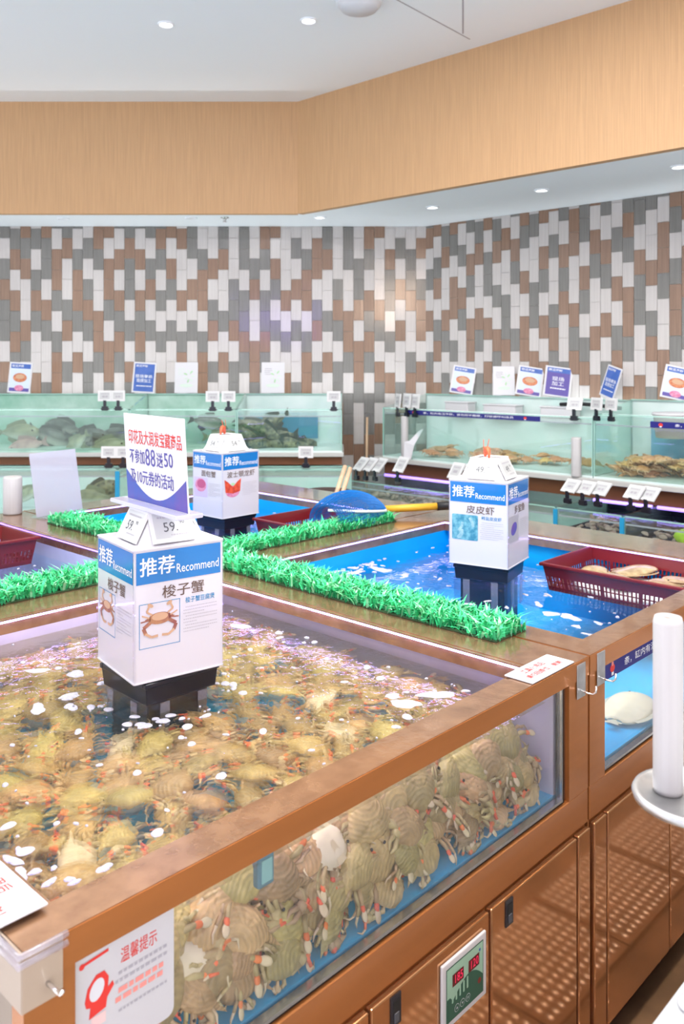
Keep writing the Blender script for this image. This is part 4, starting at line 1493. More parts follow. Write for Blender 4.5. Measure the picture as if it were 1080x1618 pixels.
# ------------------------------------------------------------------ red baskets and what lies in them
def basket(label, c, rot, L, W, H):
    t = thing('plastic_basket', label, 'basket', c, rot)
    m = MB()
    l, w, k = L / 2, W / 2, 0.012
    li, wi = l - 0.018, w - 0.018                       # the sides lean in towards the floor
    # floor
    m.box(-li, li, -wi, wi, 0, 0.003, red_pl)
    for (ax, s) in (('x', -1), ('x', 1), ('y', -1), ('y', 1)):
        half_t, half_b, off_t, off_b = (w, wi, l, li) if ax == 'x' else (l, li, w, wi)

        def P(a, h):
            q = h / H
            x = a * (half_b + (half_t - half_b) * q)
            o = (off_b + (off_t - off_b) * q) * s
            return (o, x, h) if ax == 'x' else (x, o, h)
        n = int(2 * half_t / 0.0155)
        h0, h1 = H * 0.16, H * 0.52
        m.quad([P(-1, 0), P(1, 0), P(1, h0), P(-1, h0)], red_pl)
        m.quad([P(-1, h1), P(1, h1), P(1, H), P(-1, H)], red_pl)
        for i in range(n + 1):
            a = -1 + 2 * i / n
            g = 0.34 / n
            if i % 9 in (0,):
                g *= 2.6
            m.quad([P(max(-1, a - g), h0), P(min(1, a + g), h0), P(min(1, a + g), h1), P(max(-1, a - g), h1)], red_pl)
        m.quad([P(-1, h0 + (h1 - h0) * 0.47), P(1, h0 + (h1 - h0) * 0.47), P(1, h0 + (h1 - h0) * 0.56), P(-1, h0 + (h1 - h0) * 0.56)], red_pl)
    body = obj('lattice_body', m, t)
    so = body.modifiers.new('thick', 'SOLIDIFY')
    so.thickness = 0.003
    m = MB()
    ring(m, (-l - 0.010, l + 0.010, -w - 0.010, w + 0.010), (-l, l, -w, w), H - 0.012, H, red_pl, ID)
    obj('rim', m, t, 0.003, 2)
    return t


def flatfish_mesh():
    b = MB()
    n, k = 14, 12
    vs, fs = [], []
    for i in range(n + 1):
        x = -0.5 + i / n
        hw = 0.30 * math.sqrt(max(0.0, 1 - (2 * abs(x + 0.02)) ** 2.2)) + 0.012
        for j in range(k):
            a = 2 * PI * j / k
            vs.append((x, hw * math.cos(a), 0.055 * math.sin(a) * (hw / 0.3) ** 0.6 + 0.03 * math.sin(x * 5)))
    for i in range(n):
        for j in range(k):
            q = (j + 1) % k
            fs.append((i * k + j, i * k + q, (i + 1) * k + q, (i + 1) * k + j))
    fs += [tuple(range(k)), tuple(n * k + j for j in range(k))[::-1]]
    b.add(vs, fs, flat_m, ID, True)
    return b


flat_m = mat('flatfish_skin', (0.48, 0.36, 0.20), 0.4, col2=(0.30, 0.21, 0.11), scale=7, coat=0.3, rnd=0.15)
flat_fin = mat('flatfish_fin', (0.40, 0.28, 0.15), 0.5)
pale_flesh = mat('pale_flesh', (0.78, 0.66, 0.46), 0.4, var=0.06, scale=5, coat=0.2)
ice_m = mat('ice_white', (0.82, 0.82, 0.84), 0.3, bump=0.6, bscale=40)
FLATF = None


def flatfish(label, loc, rz, size, group=None, tilt=(0, 0)):
    global FLATF
    t = thing('flatfish', label, 'fish', loc, rz, group)
    t.rotation_euler = (tilt[0], tilt[1], rz)
    t.scale = (size, size, size)
    if FLATF is None:
        b = flatfish_mesh()
        tl = MB().add([(-0.50, -0.02, 0.0), (-0.50, 0.02, 0.0), (-0.66, 0.11, 0.005), (-0.64, 0.0, 0.004), (-0.66, -0.11, 0.005)], [(0, 1, 2, 3, 4)], flat_fin)
        fn = MB()
        for s in (-1, 1):
            top = [(-0.40 + 0.8 * i / 10, s * (0.30 * math.sqrt(max(0, 1 - (2 * abs(-0.38 + 0.8 * i / 10)) ** 2.2)) + 0.006), -0.004) for i in range(11)]
            outr = [(x, y + s * 0.055, -0.012) for x, y, z in top]
            for i in range(10):
                q = [top[i], top[i + 1], outr[i + 1], outr[i]]
                fn.quad(q if s > 0 else q[::-1], flat_fin)
        ey = MB()
        for y in (0.05, 0.12):
            ey.ball(eye_m, T(0.40, y, 0.045) @ S(0.022), 8, 5)
        FLATF = [('body', as_mesh('fish_body', b)), ('tail_fin', as_mesh('fish_tail_fin', tl)), ('edge_fin', as_mesh('fish_edge_fin', fn)), ('eye', as_mesh('fish_eye', ey))]
    for n, me in FLATF:
        o = bpy.data.objects.new(n, me)
        C.objects.link(o)
        o.parent = t
    return t


# basket in the bright blue tank
BC = UV(2.345, 0.338, 0.905 + 0.0)
basket('dark red plastic basket of tan flatfish floating at the right of the bright blue tank', (BC.x, BC.y, 0.893), ISLE, 0.37, 0.50, 0.098)
tag(obj('crushed_ice', MB().add(*_flat(MB().lathe([(0.0001, 0.018), (0.06, 0.016), (0.11, 0.008), (0.13, 0.0)], ice_m, 20)), ice_m, T(BC.x, BC.y, 0.8975) @ RZ(ISLE) @ S(1.25, 1.72, 2.0), True)),
    'heap of white crushed ice in the red basket of flatfish', 'ice', None, 'stuff')
for k, (du, dv, a, s, lab) in enumerate(((0.02, 0.16, 0.3, 0.16, 'tan flatfish at the left end of the red basket'), (-0.06, 0.02, 1.2, 0.17, 'tan flatfish lying along the near side of the red basket'),
                                         (0.08, 0.03, -0.5, 0.18, 'tan flatfish in the middle of the red basket'), (0.0, -0.12, 0.9, 0.18, 'tan flatfish at the right end of the red basket'),
                                         (0.09, -0.14, 2.4, 0.16, 'tan flatfish in the far right corner of the red basket'))):
    p = BC + A1 * du + A2 * dv
    flatfish(lab, (p.x, p.y, 0.934 + 0.008 * (k % 3)), ISLE + a, s, 'flatfish in the red basket')
# basket in the rear middle tank
q = UV(2.18, 1.80)
basket('dark red plastic basket with shellfish beside the blue net, in the rear middle tank', (q.x, q.y, 0.905), ISLE, 0.40, 0.26, 0.098)
clam_m = mat('clam_shell', (0.46, 0.34, 0.24), 0.4, col2=(0.20, 0.12, 0.12), scale=40, rnd=0.3)
clam_p = mat('clam_pale', (0.62, 0.50, 0.40), 0.4, col2=(0.40, 0.25, 0.22), scale=40, rnd=0.25)
scal_m = mat('violet_shell', (0.44, 0.34, 0.52), 0.4, col2=(0.66, 0.56, 0.66), scale=40, rnd=0.2)


def clam_mesh(m):
    b = MB()
    n = 14
    vs, fs = [], []
    rings = ((1.0, 0.0), (0.85, 0.20), (0.55, 0.36), (0.2, 0.43))
    for sgn in (1, -1):
        o = len(vs)
        for r, z in rings:
            for k in range(n):
                t = 2 * PI * k / n
                x, y = math.cos(t), math.sin(t) * (0.78 if math.sin(t) > 0 else 0.62)
                vs.append((x * r, y * r - (1 - r) * 0.35, sgn * z))
        for i in range(3):
            for k in range(n):
                q = (k + 1) % n
                f = (o + i * n + k, o + i * n + q, o + (i + 1) * n + q, o + (i + 1) * n + k)
                fs.append(f if sgn > 0 else f[::-1])
        f = tuple(o + 3 * n + k for k in range(n))
        fs.append(f if sgn > 0 else f[::-1])
    b.add(vs, fs, m, ID, True)
    return b


CLAM, CLAMP, SCAL = [as_mesh('clam', clam_mesh(m)) for m in (clam_m, clam_p, scal_m)]


def clam(me, loc, size, label, group, rng=R, name='clam'):
    o = bpy.data.objects.new(name, me)
    C.objects.link(o)
    o.location = loc
    o.rotation_euler = (rng.uniform(-0.7, 0.7), rng.uniform(-0.7, 0.7), rng.uniform(0, 2 * PI))
    o.scale = (size,) * 3
    return tag(o, label, 'shellfish', group)


RS = random.Random(12)
for k in range(16):
    p = UV(2.18 + RS.uniform(-0.15, 0.15), 1.80 + RS.uniform(-0.08, 0.08))
    clam(SCAL if k % 3 else CLAMP, (p.x, p.y, 0.928 + RS.uniform(0, 0.02)), 0.026, 'violet shellfish heaped in the dark red basket beside the blue net', 'shellfish in the basket by the net', RS)
# baskets in the rear left tank
a = UV(0.90, 2.39)
basket('dark red plastic basket floating in the rear left tank, at the left edge', (a.x, a.y, 0.897), ISLE, 0.42, 0.30, 0.11)
for k in range(9):
    p = UV(0.90 + RS.uniform(-0.16, 0.16), 2.39 + RS.uniform(-0.10, 0.10))
    clam(CLAMP, (p.x, p.y, 0.915 + RS.uniform(0, 0.01)), 0.022, 'pale shellfish in the red basket of the rear left tank', 'shellfish in the left basket', RS)

# ------------------------------------------------------------------ landing net lying by the turf
a, b = px_z(512, 822, 1.03), px_z(606, 806, 1.03)
d = (b - a).normalized()
ang = math.atan2(d.y, d.x)
Ln = (b - a).length
t = thing('landing_net', 'blue landing net with a yellow handle resting on the rear rim', 'landing net', (a + b) / 2 + Vector((0, 0, -0.018)), ang)
nb = MB()
nx, nyy = 40, 22
vs, fs = [], []
for i in range(nx + 1):
    s = i / nx
    hgt = 0.128 * (math.sin(PI * min(1, s * 1.08 + 0.05)) ** 0.55) * (1 - 0.25 * s) if s < 0.92 else 0.02
    hgt = 0.128 * (1 - 0.80 * ((s - 0.40) / 0.62) ** 2)
    wid = 0.125 * max(0.12, 1 - (abs(s - 0.35) / 0.72) ** 2)
    for j in range(nyy + 1):
        q = PI * j / nyy
        vs.append(((s - 0.5) * Ln, -wid * math.cos(q), hgt * math.sin(q) ** 0.8 if 0 < j < nyy else 0.0))
for i in range(nx):
    for j in range(nyy):
        o = i * (nyy + 1) + j
        fs.append((o, o + nyy + 1, o + nyy + 2, o + 1))
nb.add(vs, fs, net_m, ID, False)
no = obj('netting', nb, t)
wf = no.modifiers.new('mesh', 'WIREFRAME')
wf.thickness = 0.0030
wf.use_even_offset = False
# inner fold of the bag
ib = MB().add([(x * 0.93, y * 0.85, z * 0.88) for x, y, z in vs], fs, net_m)
io = obj('netting', ib, t)
wf = io.modifiers.new('mesh', 'WIREFRAME')
wf.thickness = 0.0032
wf.use_even_offset = False
rim_pts = [(-Ln / 2 * 0.98, -0.02, 0.062), (-Ln * 0.25, -0.122, 0.060), (0, -0.128, 0.050), (Ln * 0.25, -0.10, 0.038), (Ln / 2, -0.01, 0.022)]
obj('rim_rope', MB().tube(rim_pts, 0.006, rope_w, 8), t)
hp, hq = (Ln / 2 - 0.01, 0, 0.022), None
e = px_z(690, 800, 1.045)
Mi = (T(*((a + b) / 2 + Vector((0, 0, -0.018)))) @ RZ(ang)).inverted()
hq = Mi @ e
hdir = (hq - Vector(hp))
obj('handle', MB().tube([hp, hq], 0.0165, yellow, 14), t)
obj('grip', MB().tube([hq, hq + hdir.normalized() * 0.10], 0.019, black, 14), t)
obj('ferrule', MB().tube([Vector(hp) - hdir.normalized() * 0.02, Vector(hp) + hdir.normalized() * 0.03], 0.012, net_m, 12), t)

# pale wooden handles leaning behind the net
for (x0, y0, x1, y1, lab) in ((527, 792, 545, 737, 'pale wooden net handle leaning behind the blue net, the left of the pair'), (537, 792, 553, 740, 'pale wooden net handle leaning behind the blue net, the right of the pair')):
    p, q = px_z(x0, y0, ZR + 0.012), px_d(x1, y1, px_z(x0, y0, ZR).y + 0.10)
    tag(obj('wooden_handle', MB().tube([p, q], 0.0115, wood_m, 10)), lab, 'handle', 'pale wooden handles behind the net')

# ------------------------------------------------------------------ wall tanks
def fish_mesh(m, hgt=0.28, thick=0.13):
    b = MB()
    n, k = 12, 10
    vs, fs = [], []
    for i in range(n + 1):
        s = i / n
        x = 0.5 - s
        prof = math.sin(PI * min(1, s * 0.93 + 0.06)) ** 0.7 * (1 - 0.35 * s)
        if i == n:
            prof = 0.17
        h, w = hgt * prof, thick * prof
        for j in range(k):
            a = 2 * PI * j / k
            vs.append((x, w * math.cos(a), h * math.sin(a) + 0.01 * math.sin(s * 3)))
    for i in range(n):
        for j in range(k):
            q = (j + 1) % k
            fs.append((i * k + q, i * k + j, (i + 1) * k + j, (i + 1) * k + q))
    fs += [tuple(range(k)), tuple(n * k + j for j in range(k))[::-1]]
    return b.add(vs, fs, m, ID, True)


def countershade(m, pale):
    """dark back and pale belly"""
    nt = m.node_tree
    N, L = nt.nodes, nt.links
    p = N['Principled BSDF']
    tc = N.new('ShaderNodeTexCoord')
    sp = N.new('ShaderNodeSeparateXYZ')
    L.new(tc.outputs['Object'], sp.inputs[0])
    mr = N.new('ShaderNodeMapRange')
    mr.inputs['From Min'].default_value = 0.02
    mr.inputs['From Max'].default_value = -0.16
    L.new(sp.outputs['Z'], mr.inputs['Value'])
    mx = N.new('ShaderNodeMix')
    mx.data_type = 'RGBA'
    L.new(mr.outputs[0], mx.inputs['Factor'])
    L.new(p.inputs['Base Color'].links[0].from_socket, mx.inputs['A'])
    mx.inputs['B'].default_value = (*pale, 1)
    L.new(mx.outputs['Result'], p.inputs['Base Color'])


def thin(b, pts, m):
    """a thin fin with a little thickness"""
    n = len(pts)
    b.add([(x, 0.006, z) for x, z in pts] + [(x, -0.006, z) for x, z in pts], [tuple(range(n - 1, -1, -1)), tuple(range(n, 2 * n))] + [(i, (i + 1) % n, n + (i + 1) % n, n + i) for i in range(n)], m)
    return b


FISHES = {}


def fish(kind, label, loc, rz, size, group=None, pitch=0.0):
    if kind not in FISHES:
        col, col2 = {'grey': ((0.13, 0.16, 0.13), (0.03, 0.045, 0.035)), 'olive': ((0.38, 0.40, 0.24), (0.18, 0.21, 0.12)), 'rosy': ((0.52, 0.36, 0.30), (0.34, 0.22, 0.20)),
                     'mottled': ((0.26, 0.25, 0.13), (0.035, 0.05, 0.03))}[kind]
        m = mat('fish_' + kind, col, 0.35, col2=col2, scale=9 if kind == 'mottled' else 4, coat=0.3, rnd=0.15)
        if kind != 'mottled':
            countershade(m, (0.62, 0.64, 0.56) if kind != 'rosy' else (0.70, 0.60, 0.55))
        f = mat('fin_' + kind, col2, 0.5)
        tl = thin(MB(), [(-0.46, 0.03), (-0.46, -0.03), (-0.68, -0.17), (-0.62, 0.0), (-0.68, 0.17)], f)
        df = thin(MB(), [(0.18, 0.24), (0.10, 0.36), (-0.12, 0.31), (-0.36, 0.20), (-0.38, 0.10), (0.0, 0.2)], f)
        af = thin(MB(), [(-0.05, -0.22), (-0.32, -0.10), (-0.34, -0.20), (-0.18, -0.32)], f)
        ey = MB()
        for s in (-1, 1):
            ey.ball(eye_m, T(0.36, s * 0.085, 0.06) @ S(0.025), 8, 5)
        FISHES[kind] = [(n, as_mesh('fish_' + n, b)) for n, b in (('body', fish_mesh(m)), ('tail_fin', tl), ('dorsal_fin', df), ('belly_fin', af), ('eye', ey))]
    t = thing('fish', label, 'fish', loc, rz, group)
    t.rotation_euler = (0, pitch, rz)
    t.scale = (size,) * 3
    for n, me in FISHES[kind]:
        o = bpy.data.objects.new(n, me)
        C.objects.link(o)
        o.parent = t
    return t


def wall_tank(label, M, x0, x1, d, z0, zf, zb, back, zw, floor_col=None, banner=None, glass=glass_mint, edge_l=True, edge_r=True, tube=True, loc=(0, 0, 0), rz=0.0):
    """local x along the wall, local y into the wall; front glass up to zf, back wall up to zb"""
    t = thing('wall_tank', label, 'fish tank', loc, rz)
    m = MB().box(x0, x1, 0.0, d, z0 - 0.012, z0, floor_col or back, M)
    m.box(x0, x1, d - 0.012, d, z0, zb, back, M)
    obj('back_panel', m, t)
    obj('front_glass', MB().box(x0 + 0.006, x1 - 0.006, 0.0, 0.008, z0, zf, glass, M), t)
    for x in (x0 + 0.003, x1 - 0.003):
        obj('side_glass', MB().prism([(0.0, z0), (d - 0.012, z0), (d - 0.012, zb), (0.0, zf)], -0.003, 0.003, glass, M @ frame((x, 0, 0), (0, 1, 0), (0, 0, 1))), t)
    m = MB()
    m.box(x0, x1, -0.001, 0.009, zf - 0.006, zf, glass_edge, M)
    m.box(x0, x1, d - 0.03, d + 0.002, zb - 0.006, zb, glass_edge, M)
    m.box(x0, x0 + 0.007, -0.001, 0.008, z0, zf, glass_edge, M)
    m.box(x1 - 0.007, x1, -0.001, 0.008, z0, zf, glass_edge, M)
    obj('glass_edges', m, t)
    obj('water', MB().rect(x0 + 0.006, 0.008, x1 - 0.006, d - 0.012, water_mint, M, z=zw), t)
    obj('waterline', MB().box(x0 + 0.008, x1 - 0.008, 0.009, 0.014, zw - 0.004, zw + 0.004, foam_m, M), t)
    if tube:
        obj('light_tube', MB().tube([M @ Vector((x0 + 0.03, 0.05, zf - 0.006)), M @ Vector((x1 - 0.03, 0.05, zf - 0.006))], 0.004, added_tube_white, 8), t)  # tube added to brighten the inside of the tank
    if banner:
        bx0, bx1, bz0, bz1 = banner[:4]
        b = MB()
        F = M @ frame((bx0, -0.0025, bz0), (1, 0, 0), (0, 0, 1))
        w, h = bx1 - bx0, bz1 - bz0
        b.rect(0, 0, w, h, navy, F)
        b.text('亲，缸内有活海鲜，请勿用手触摸，打捞请呼叫店员', w * 0.14, h * 0.26, w * 0.82, h * 0.76, ink_white, F, 0.0006, 0.006)
        for x in (w * 0.06, w * 0.90):
            b.disc(x, h * 0.5, h * 0.36, h * 0.30, ink_red, F, 14, 0.0006)
            b.rect(x - h * 0.18, h * 0.1, x + h * 0.18, h * 0.3, ink_white, F, 0.0010)
        obj('navy_banner', b, t)
    return t


YB = 5.70
SHB = 1.094
# upper run on the back wall
MBK = ID
X = lambda px, Y: (px - 540) / FPX * Y
xb = [-2.75, X(205, YB), X(374, YB), X(541, YB)]
LB = [('long fish tank at the far left of the back wall, murky green with grey fish', green_liner), ('fish tank in the middle of the back wall, behind the promo sign', green_liner),
      ('fish tank at the right end of the back wall, holding dark mottled fish', mint_liner)]
for k in range(3):
    wall_tank(LB[k][0], T(0, YB, 0), xb[k], xb[k + 1] - 0.004, 0.55, SHB + 0.012, 1.385, 1.469, LB[k][1], 1.335)
# blue screen in the right-hand tank
tag(obj('blue_backdrop', MB().box(xb[2] + 0.03, xb[3] - 0.18, YB + 0.50, YB + 0.525, SHB + 0.05, 1.33, mat('deep_aqua', (0.02, 0.20, 0.36), 0.5, col2=(0.04, 0.28, 0.44), scale=4))), 'blue backdrop sheet standing at the rear of the right back-wall tank', 'backdrop')
t = thing('shelf', 'grey fronted shelf under the upper tanks of the back wall', 'shelf', (0, YB, 0))
obj('top_board', MB().box(-2.8, 0.012, -0.02, 0.56, SHB - 0.028, SHB, grey_lip), t, 0.003, 1)
obj('apron', MB().box(-2.8, 0.0, 0.02, 0.56, SHB - 0.085, SHB - 0.028, bronze_dark), t)
obj('support_panel', MB().box(-2.8, 0.0, 0.48, 0.56, 0.0, SHB - 0.085, mint_liner), t)
# lower run on the back wall
YL = 5.30
xl = [-2.7, X(186, YL), X(405, YL), X(556, YL)]
for k, lab in enumerate(('lower fish tank at the far left under the back-wall shelf', 'lower fish tank under the middle of the back-wall shelf', 'lower fish tank at the right end under the back-wall shelf')):
    wall_tank(lab, T(0, YL, 0), xl[k], xl[k + 1] - 0.004, 0.46, 0.72, 1.035, 1.0, mint_liner, 0.985, tube=False)
    t = thing('tank_stand', ['brown stand below the lower left back-wall tank', 'brown stand below the lower middle back-wall tank', 'brown stand below the lower right back-wall tank'][k], 'stand', (0, YL, 0))
    obj('body', MB().box(xl[k], xl[k + 1] - 0.004, 0.0, 0.46, 0.06, 0.706, bronze), t)
    obj('plinth', MB().box(xl[k] + 0.02, xl[k + 1] - 0.024, 0.03, 0.46, 0.0, 0.06, black), t)
tag(obj('dividing_strip', MB().box(X(181, YL - 0.02), X(188, YL - 0.02), YL - 0.012, YL - 0.004, 0.72, 1.02, mat('strip_blue', (0.02, 0.30, 0.55), 0.4))), 'blue upright strip between two lower back-wall tanks', 'strip')

RFI = random.Random(31)
for (x, y, D, kind, size, rz, pt, lab) in (
        (32, 683, 5.98, 'olive', 0.26, 0.0, 0.0, 'olive fish near the left edge of the long back-wall tank'), (40, 706, 5.88, 'rosy', 0.24, PI, 0.25, 'rosy fish low in the long back-wall tank'),
        (82, 690, 6.02, 'grey', 0.26, 0.3, 0.4, 'dark grey fish nosing down in the long back-wall tank'), (98, 676, 6.08, 'grey', 0.28, PI - 0.3, -0.1, 'dark grey fish high in the long back-wall tank'),
        (120, 702, 5.88, 'olive', 0.20, 2.8, 0.7, 'pale olive fish diving in the middle of the long back-wall tank'), (142, 690, 6.05, 'grey', 0.26, 0.1, 0.0, 'dark grey fish right of the diving fish'),
        (172, 706, 5.90, 'olive', 0.25, 0.15, -0.1, 'olive fish at the bottom right of the long back-wall tank'), (185, 688, 6.08, 'grey', 0.26, PI, 0.2, 'dark grey fish by the right divider of the long tank'),
        (150, 710, 6.0, 'grey', 0.24, PI - 0.2, 0.0, 'dark grey fish on the floor of the long back-wall tank'), (66, 712, 6.0, 'grey', 0.22, 0.2, 0.1, 'small dark grey fish on the floor of the long tank'),
        (330, 668, 6.05, 'grey', 0.22, 0.2, 0.2, 'dark fish behind the lobster sign box'), (226, 690, 6.05, 'grey', 0.24, PI, 0.1, 'dark fish beside the promo sign'),
        (352, 690, 6.0, 'olive', 0.22, 0.0, 0.0, 'olive fish right of the lobster sign box'),
        (160, 774, 5.62, 'mottled', 0.24, 0.1, -0.3, 'mottled fish curled in the lower left back-wall tank'), (145, 786, 5.56, 'olive', 0.24, PI, 0.0, 'olive fish at the bottom of the lower left tank'),
        (45, 780, 5.62, 'olive', 0.18, PI, 0.5, 'pale green fish behind the white roll in the lower left tank')):
    p = px_d(x, y, D)
    fish(kind, lab, p, rz, size, None, pt)
k = 0
for (x, y, D, size, rz, pt) in ((400, 676, 5.98, 0.17, 0.3, 0.5), (420, 682, 5.92, 0.18, 2.6, -0.3), (395, 694, 5.9, 0.17, 0.2, 0.9), (436, 692, 6.0, 0.19, 3.0, 0.2), (412, 704, 5.86, 0.17, 0.8, 0.2), (428, 668, 6.04, 0.17, 3.3, 0.5),
                               (448, 702, 5.9, 0.17, 0.1, 0.1), (466, 706, 5.96, 0.16, 2.9, 0.1), (478, 704, 6.0, 0.15, 0.2, -0.1), (402, 712, 5.95, 0.16, 3.4, 0.0)):
    fish('mottled', 'dark mottled fish huddled against the blue backdrop in the right back-wall tank', px_d(x, y, D), rz, size * 1.35, 'mottled fish in the right back-wall tank', pt)

# upper run on the right wall: local frame with x running right along the wall and y into it
WF = frame(UV(4.10, 3.0, 0), -A2, A1)
for i in range(3):
    WF[i][2] = (0, 0, 1)[i]
WROT = math.atan2(-A2.y, -A2.x)


def wl(x, y, z):
    return WF @ Vector((x, y, z))


ZS = 1.022
wall_tank('upper tank on the right wall with a navy banner and a bed of small crabs', WF, 0.0, 1.615, 0.52, ZS + 0.012, 1.375, 1.462, mint_liner, 1.335, banner=(0.22, 1.27, 1.336, 1.366))
wall_tank('upper tank at the right edge with blue water and a heap of orange-tan crabs', WF, 1.62, 3.5, 0.52, ZS + 0.012, 1.40, 1.468, mint_liner, 1.335, banner=(1.96, 2.95, 1.336, 1.370))
tag(obj('blue_backdrop', MB().box(1.76, 3.4, 0.47, 0.49, ZS + 0.02, 1.34, aqua_liner, WF)), 'blue backdrop sheet behind the orange-tan crabs at the right edge', 'backdrop')
t = thing('shelf', 'grey fronted shelf under the upper tanks of the right wall', 'shelf', WF @ Vector((0, 0, 0)), WROT)
obj('top_board', MB().box(-0.06, 3.6, -0.03, 0.53, ZS - 0.030, ZS, grey_lip), t, 0.003, 1)
obj('apron', MB().box(0.0, 3.6, 0.02, 0.53, ZS - 0.12, ZS - 0.030, bronze_dark), t)
obj('rear_panel', MB().box(0.0, 3.6, 0.40, 0.53, 0.0, ZS - 0.12, black), t)
# lower run
WL = frame(UV(3.70, 3.0, 0), -A2, A1)
for i in range(3):
    WL[i][2] = (0, 0, 1)[i]
dark_liner = mat('dark_crate', (0.015, 0.018, 0.045), 0.5)
low = [(0.0, 1.02, 'lower tank of brown shellfish at the left end of the right wall', mint_liner), (1.025, 1.60, 'lower tank of pale green water in the middle of the right wall', mint_liner),
       (1.605, 1.985, 'lower tank with dark crates of shellfish right of the pale green one', dark_liner), (1.99, 2.9, 'lower tank with dark crates of shellfish and a lime-green bag, at the right edge', dark_liner)]
for x0, x1, lab, lin in low:
    wall_tank(lab, WL, x0, x1, 0.62, 0.66, 0.90, 0.90, lin, 0.855, tube=False)
    t = thing('tank_stand', lab.replace('lower tank', 'brown stand under the tank').replace(' of shellfish and a lime-green bag', ' and the lime bag'), 'stand', WL @ Vector((0, 0, 0)), WROT)
    obj('body', MB().box(x0, x1, 0.0, 0.62, 0.06, 0.646, bronze), t)
    obj('plinth', MB().box(x0 + 0.02, x1 - 0.02, 0.03, 0.62, 0.0, 0.06, black), t)
st_blue = mat('strip_blue', (0.02, 0.30, 0.55), 0.4)
for x, lab in ((1.60, 'blue upright strip left of the dark shellfish crates'), (1.985, 'blue upright strip between the two crates of shellfish')):
    tag(obj('dividing_strip', MB().box(x - 0.012, x + 0.012, -0.010, -0.002, 0.66, 0.89, st_blue, WL)), lab, 'strip')
for x0, x1, lab in ((0.02, 1.0, 'violet light strip over the left shellfish tank'), (1.62, 1.97, 'violet light strip over the dark crate of shellfish'), (2.0, 2.88, 'violet light strip over the crate with the lime bag')):
    tag(obj('light_tube', MB().tube([WL @ Vector((x0, 0.40, 0.895)), WL @ Vector((x1, 0.40, 0.895))], 0.010, led_dim, 8)), lab, 'light strip')
RL = random.Random(77)
for k in range(70):
    clam(CLAM if k % 3 else CLAMP, WL @ Vector((RL.uniform(0.32, 0.98), RL.uniform(0.04, 0.40), 0.80 + RL.uniform(-0.02, 0.02))), RL.uniform(0.020, 0.028), 'brown shellfish bedded in the lower left tank of the right wall', 'brown shellfish bed', RL)
tag(obj('gravel_bed', MB().box(0.02, 1.0, 0.02, 0.58, 0.662, 0.775, mat('gravel', (0.24, 0.19, 0.15), 0.8, var=0.4, scale=60), WL)), 'brown gravel bed under the shellfish', 'gravel', None, 'stuff')
for k in range(9):
    clam(CLAMP, WL @ Vector((RL.uniform(0.04, 0.30), RL.uniform(0.05, 0.35), 0.80 + RL.uniform(-0.01, 0.03))), RL.uniform(0.035, 0.05), 'large pale shellfish at the left end of the lower tank', 'large pale shellfish', RL)
for (x0, x1, g, n) in ((1.63, 1.96, 'the dark crate beside the green tank', 42), (2.02, 2.85, 'the dark crate at the right edge', 95)):
    t = thing('crate', 'dark crate heaped with pale shellfish, ' + ('beside the green tank' if x0 < 2 else 'at the right edge'), 'crate', WL @ Vector((0, 0, 0)), WROT)
    m = MB()
    ring(m, (x0, x1, 0.02, 0.45), (x0 + 0.012, x1 - 0.012, 0.032, 0.438), 0.664, 0.785, dark_liner, ID)
    obj('walls', m, t)
    obj('floor_plate', MB().box(x0, x1, 0.02, 0.45, 0.661, 0.76, dark_liner), t)
    for k in range(n):
        clam(CLAMP if k % 4 else CLAM, WL @ Vector((RL.uniform(x0 + 0.04, x1 - 0.04), RL.uniform(0.05, 0.40), 0.785 + RL.uniform(0, 0.03))), RL.uniform(0.018, 0.027), 'pale shellfish heaped in ' + g, 'shellfish in ' + g, RL)
lime = mat('lime_net', (0.52, 0.80, 0.03), 0.5, bump=0.5, bscale=60)
tag(obj('mesh_bag', MB().ball(lime, WL @ T(2.30, 0.10, 0.815) @ S(0.085, 0.07, 0.045), 18, 10)), 'lime-green mesh bag lying on the shellfish at the right edge', 'bag')

# crabs and prawns in the upper right tanks: tan crabs from the same mould, in a warmer shell
warm = mat('warm_shell', (0.74, 0.40, 0.16), 0.4, col2=(0.56, 0.28, 0.10), scale=40, rnd=0.25, coat=0.2)
warm2 = mat('warm_limb', (0.76, 0.46, 0.24), 0.4, rnd=0.2)
wm = FULL[0].copy()
for i, m in enumerate(list(wm.materials)):
    if m in (shell_top,):
        wm.materials[i] = warm
    elif m in (crab_limb, crab_red, crab_cream, shell_belly):
        wm.materials[i] = warm2
for k in range(48):
    x = 1.70 + 0.70 * RL.random()
    hz = 0.03 + 0.12 * min(1, max(0, (x - 1.66) / 0.35))
    M = T(x, RL.uniform(0.10, 0.40), ZS + 0.03 + RL.uniform(0, hz)) @ RZ(RL.uniform(-PI, PI)) @ RX(RL.uniform(-0.5, 0.5)) @ S(RL.uniform(1.0, 1.4))
    o = bpy.data.objects.new('swimming_crab', wm)
    C.objects.link(o)
    o.matrix_world = WF @ M
    tag(o, 'orange-tan crab in the heap at the right edge tank', 'crab', 'orange-tan crabs at the right edge')
for k in range(30):
    x = 0.16 + 1.38 * RL.random()
    M = T(x, RL.uniform(0.12, 0.40), ZS + 0.03 + RL.uniform(0, 0.045)) @ RZ(RL.uniform(-PI, PI)) @ RX(RL.uniform(-0.3, 0.3)) @ S(RL.uniform(0.9, 1.3))
    o = bpy.data.objects.new('swimming_crab', wm)
    C.objects.link(o)
    o.matrix_world = WF @ M
    tag(o, 'small orange crab on the floor of the bannered upper tank', 'crab', 'small orange crabs in the bannered tank')
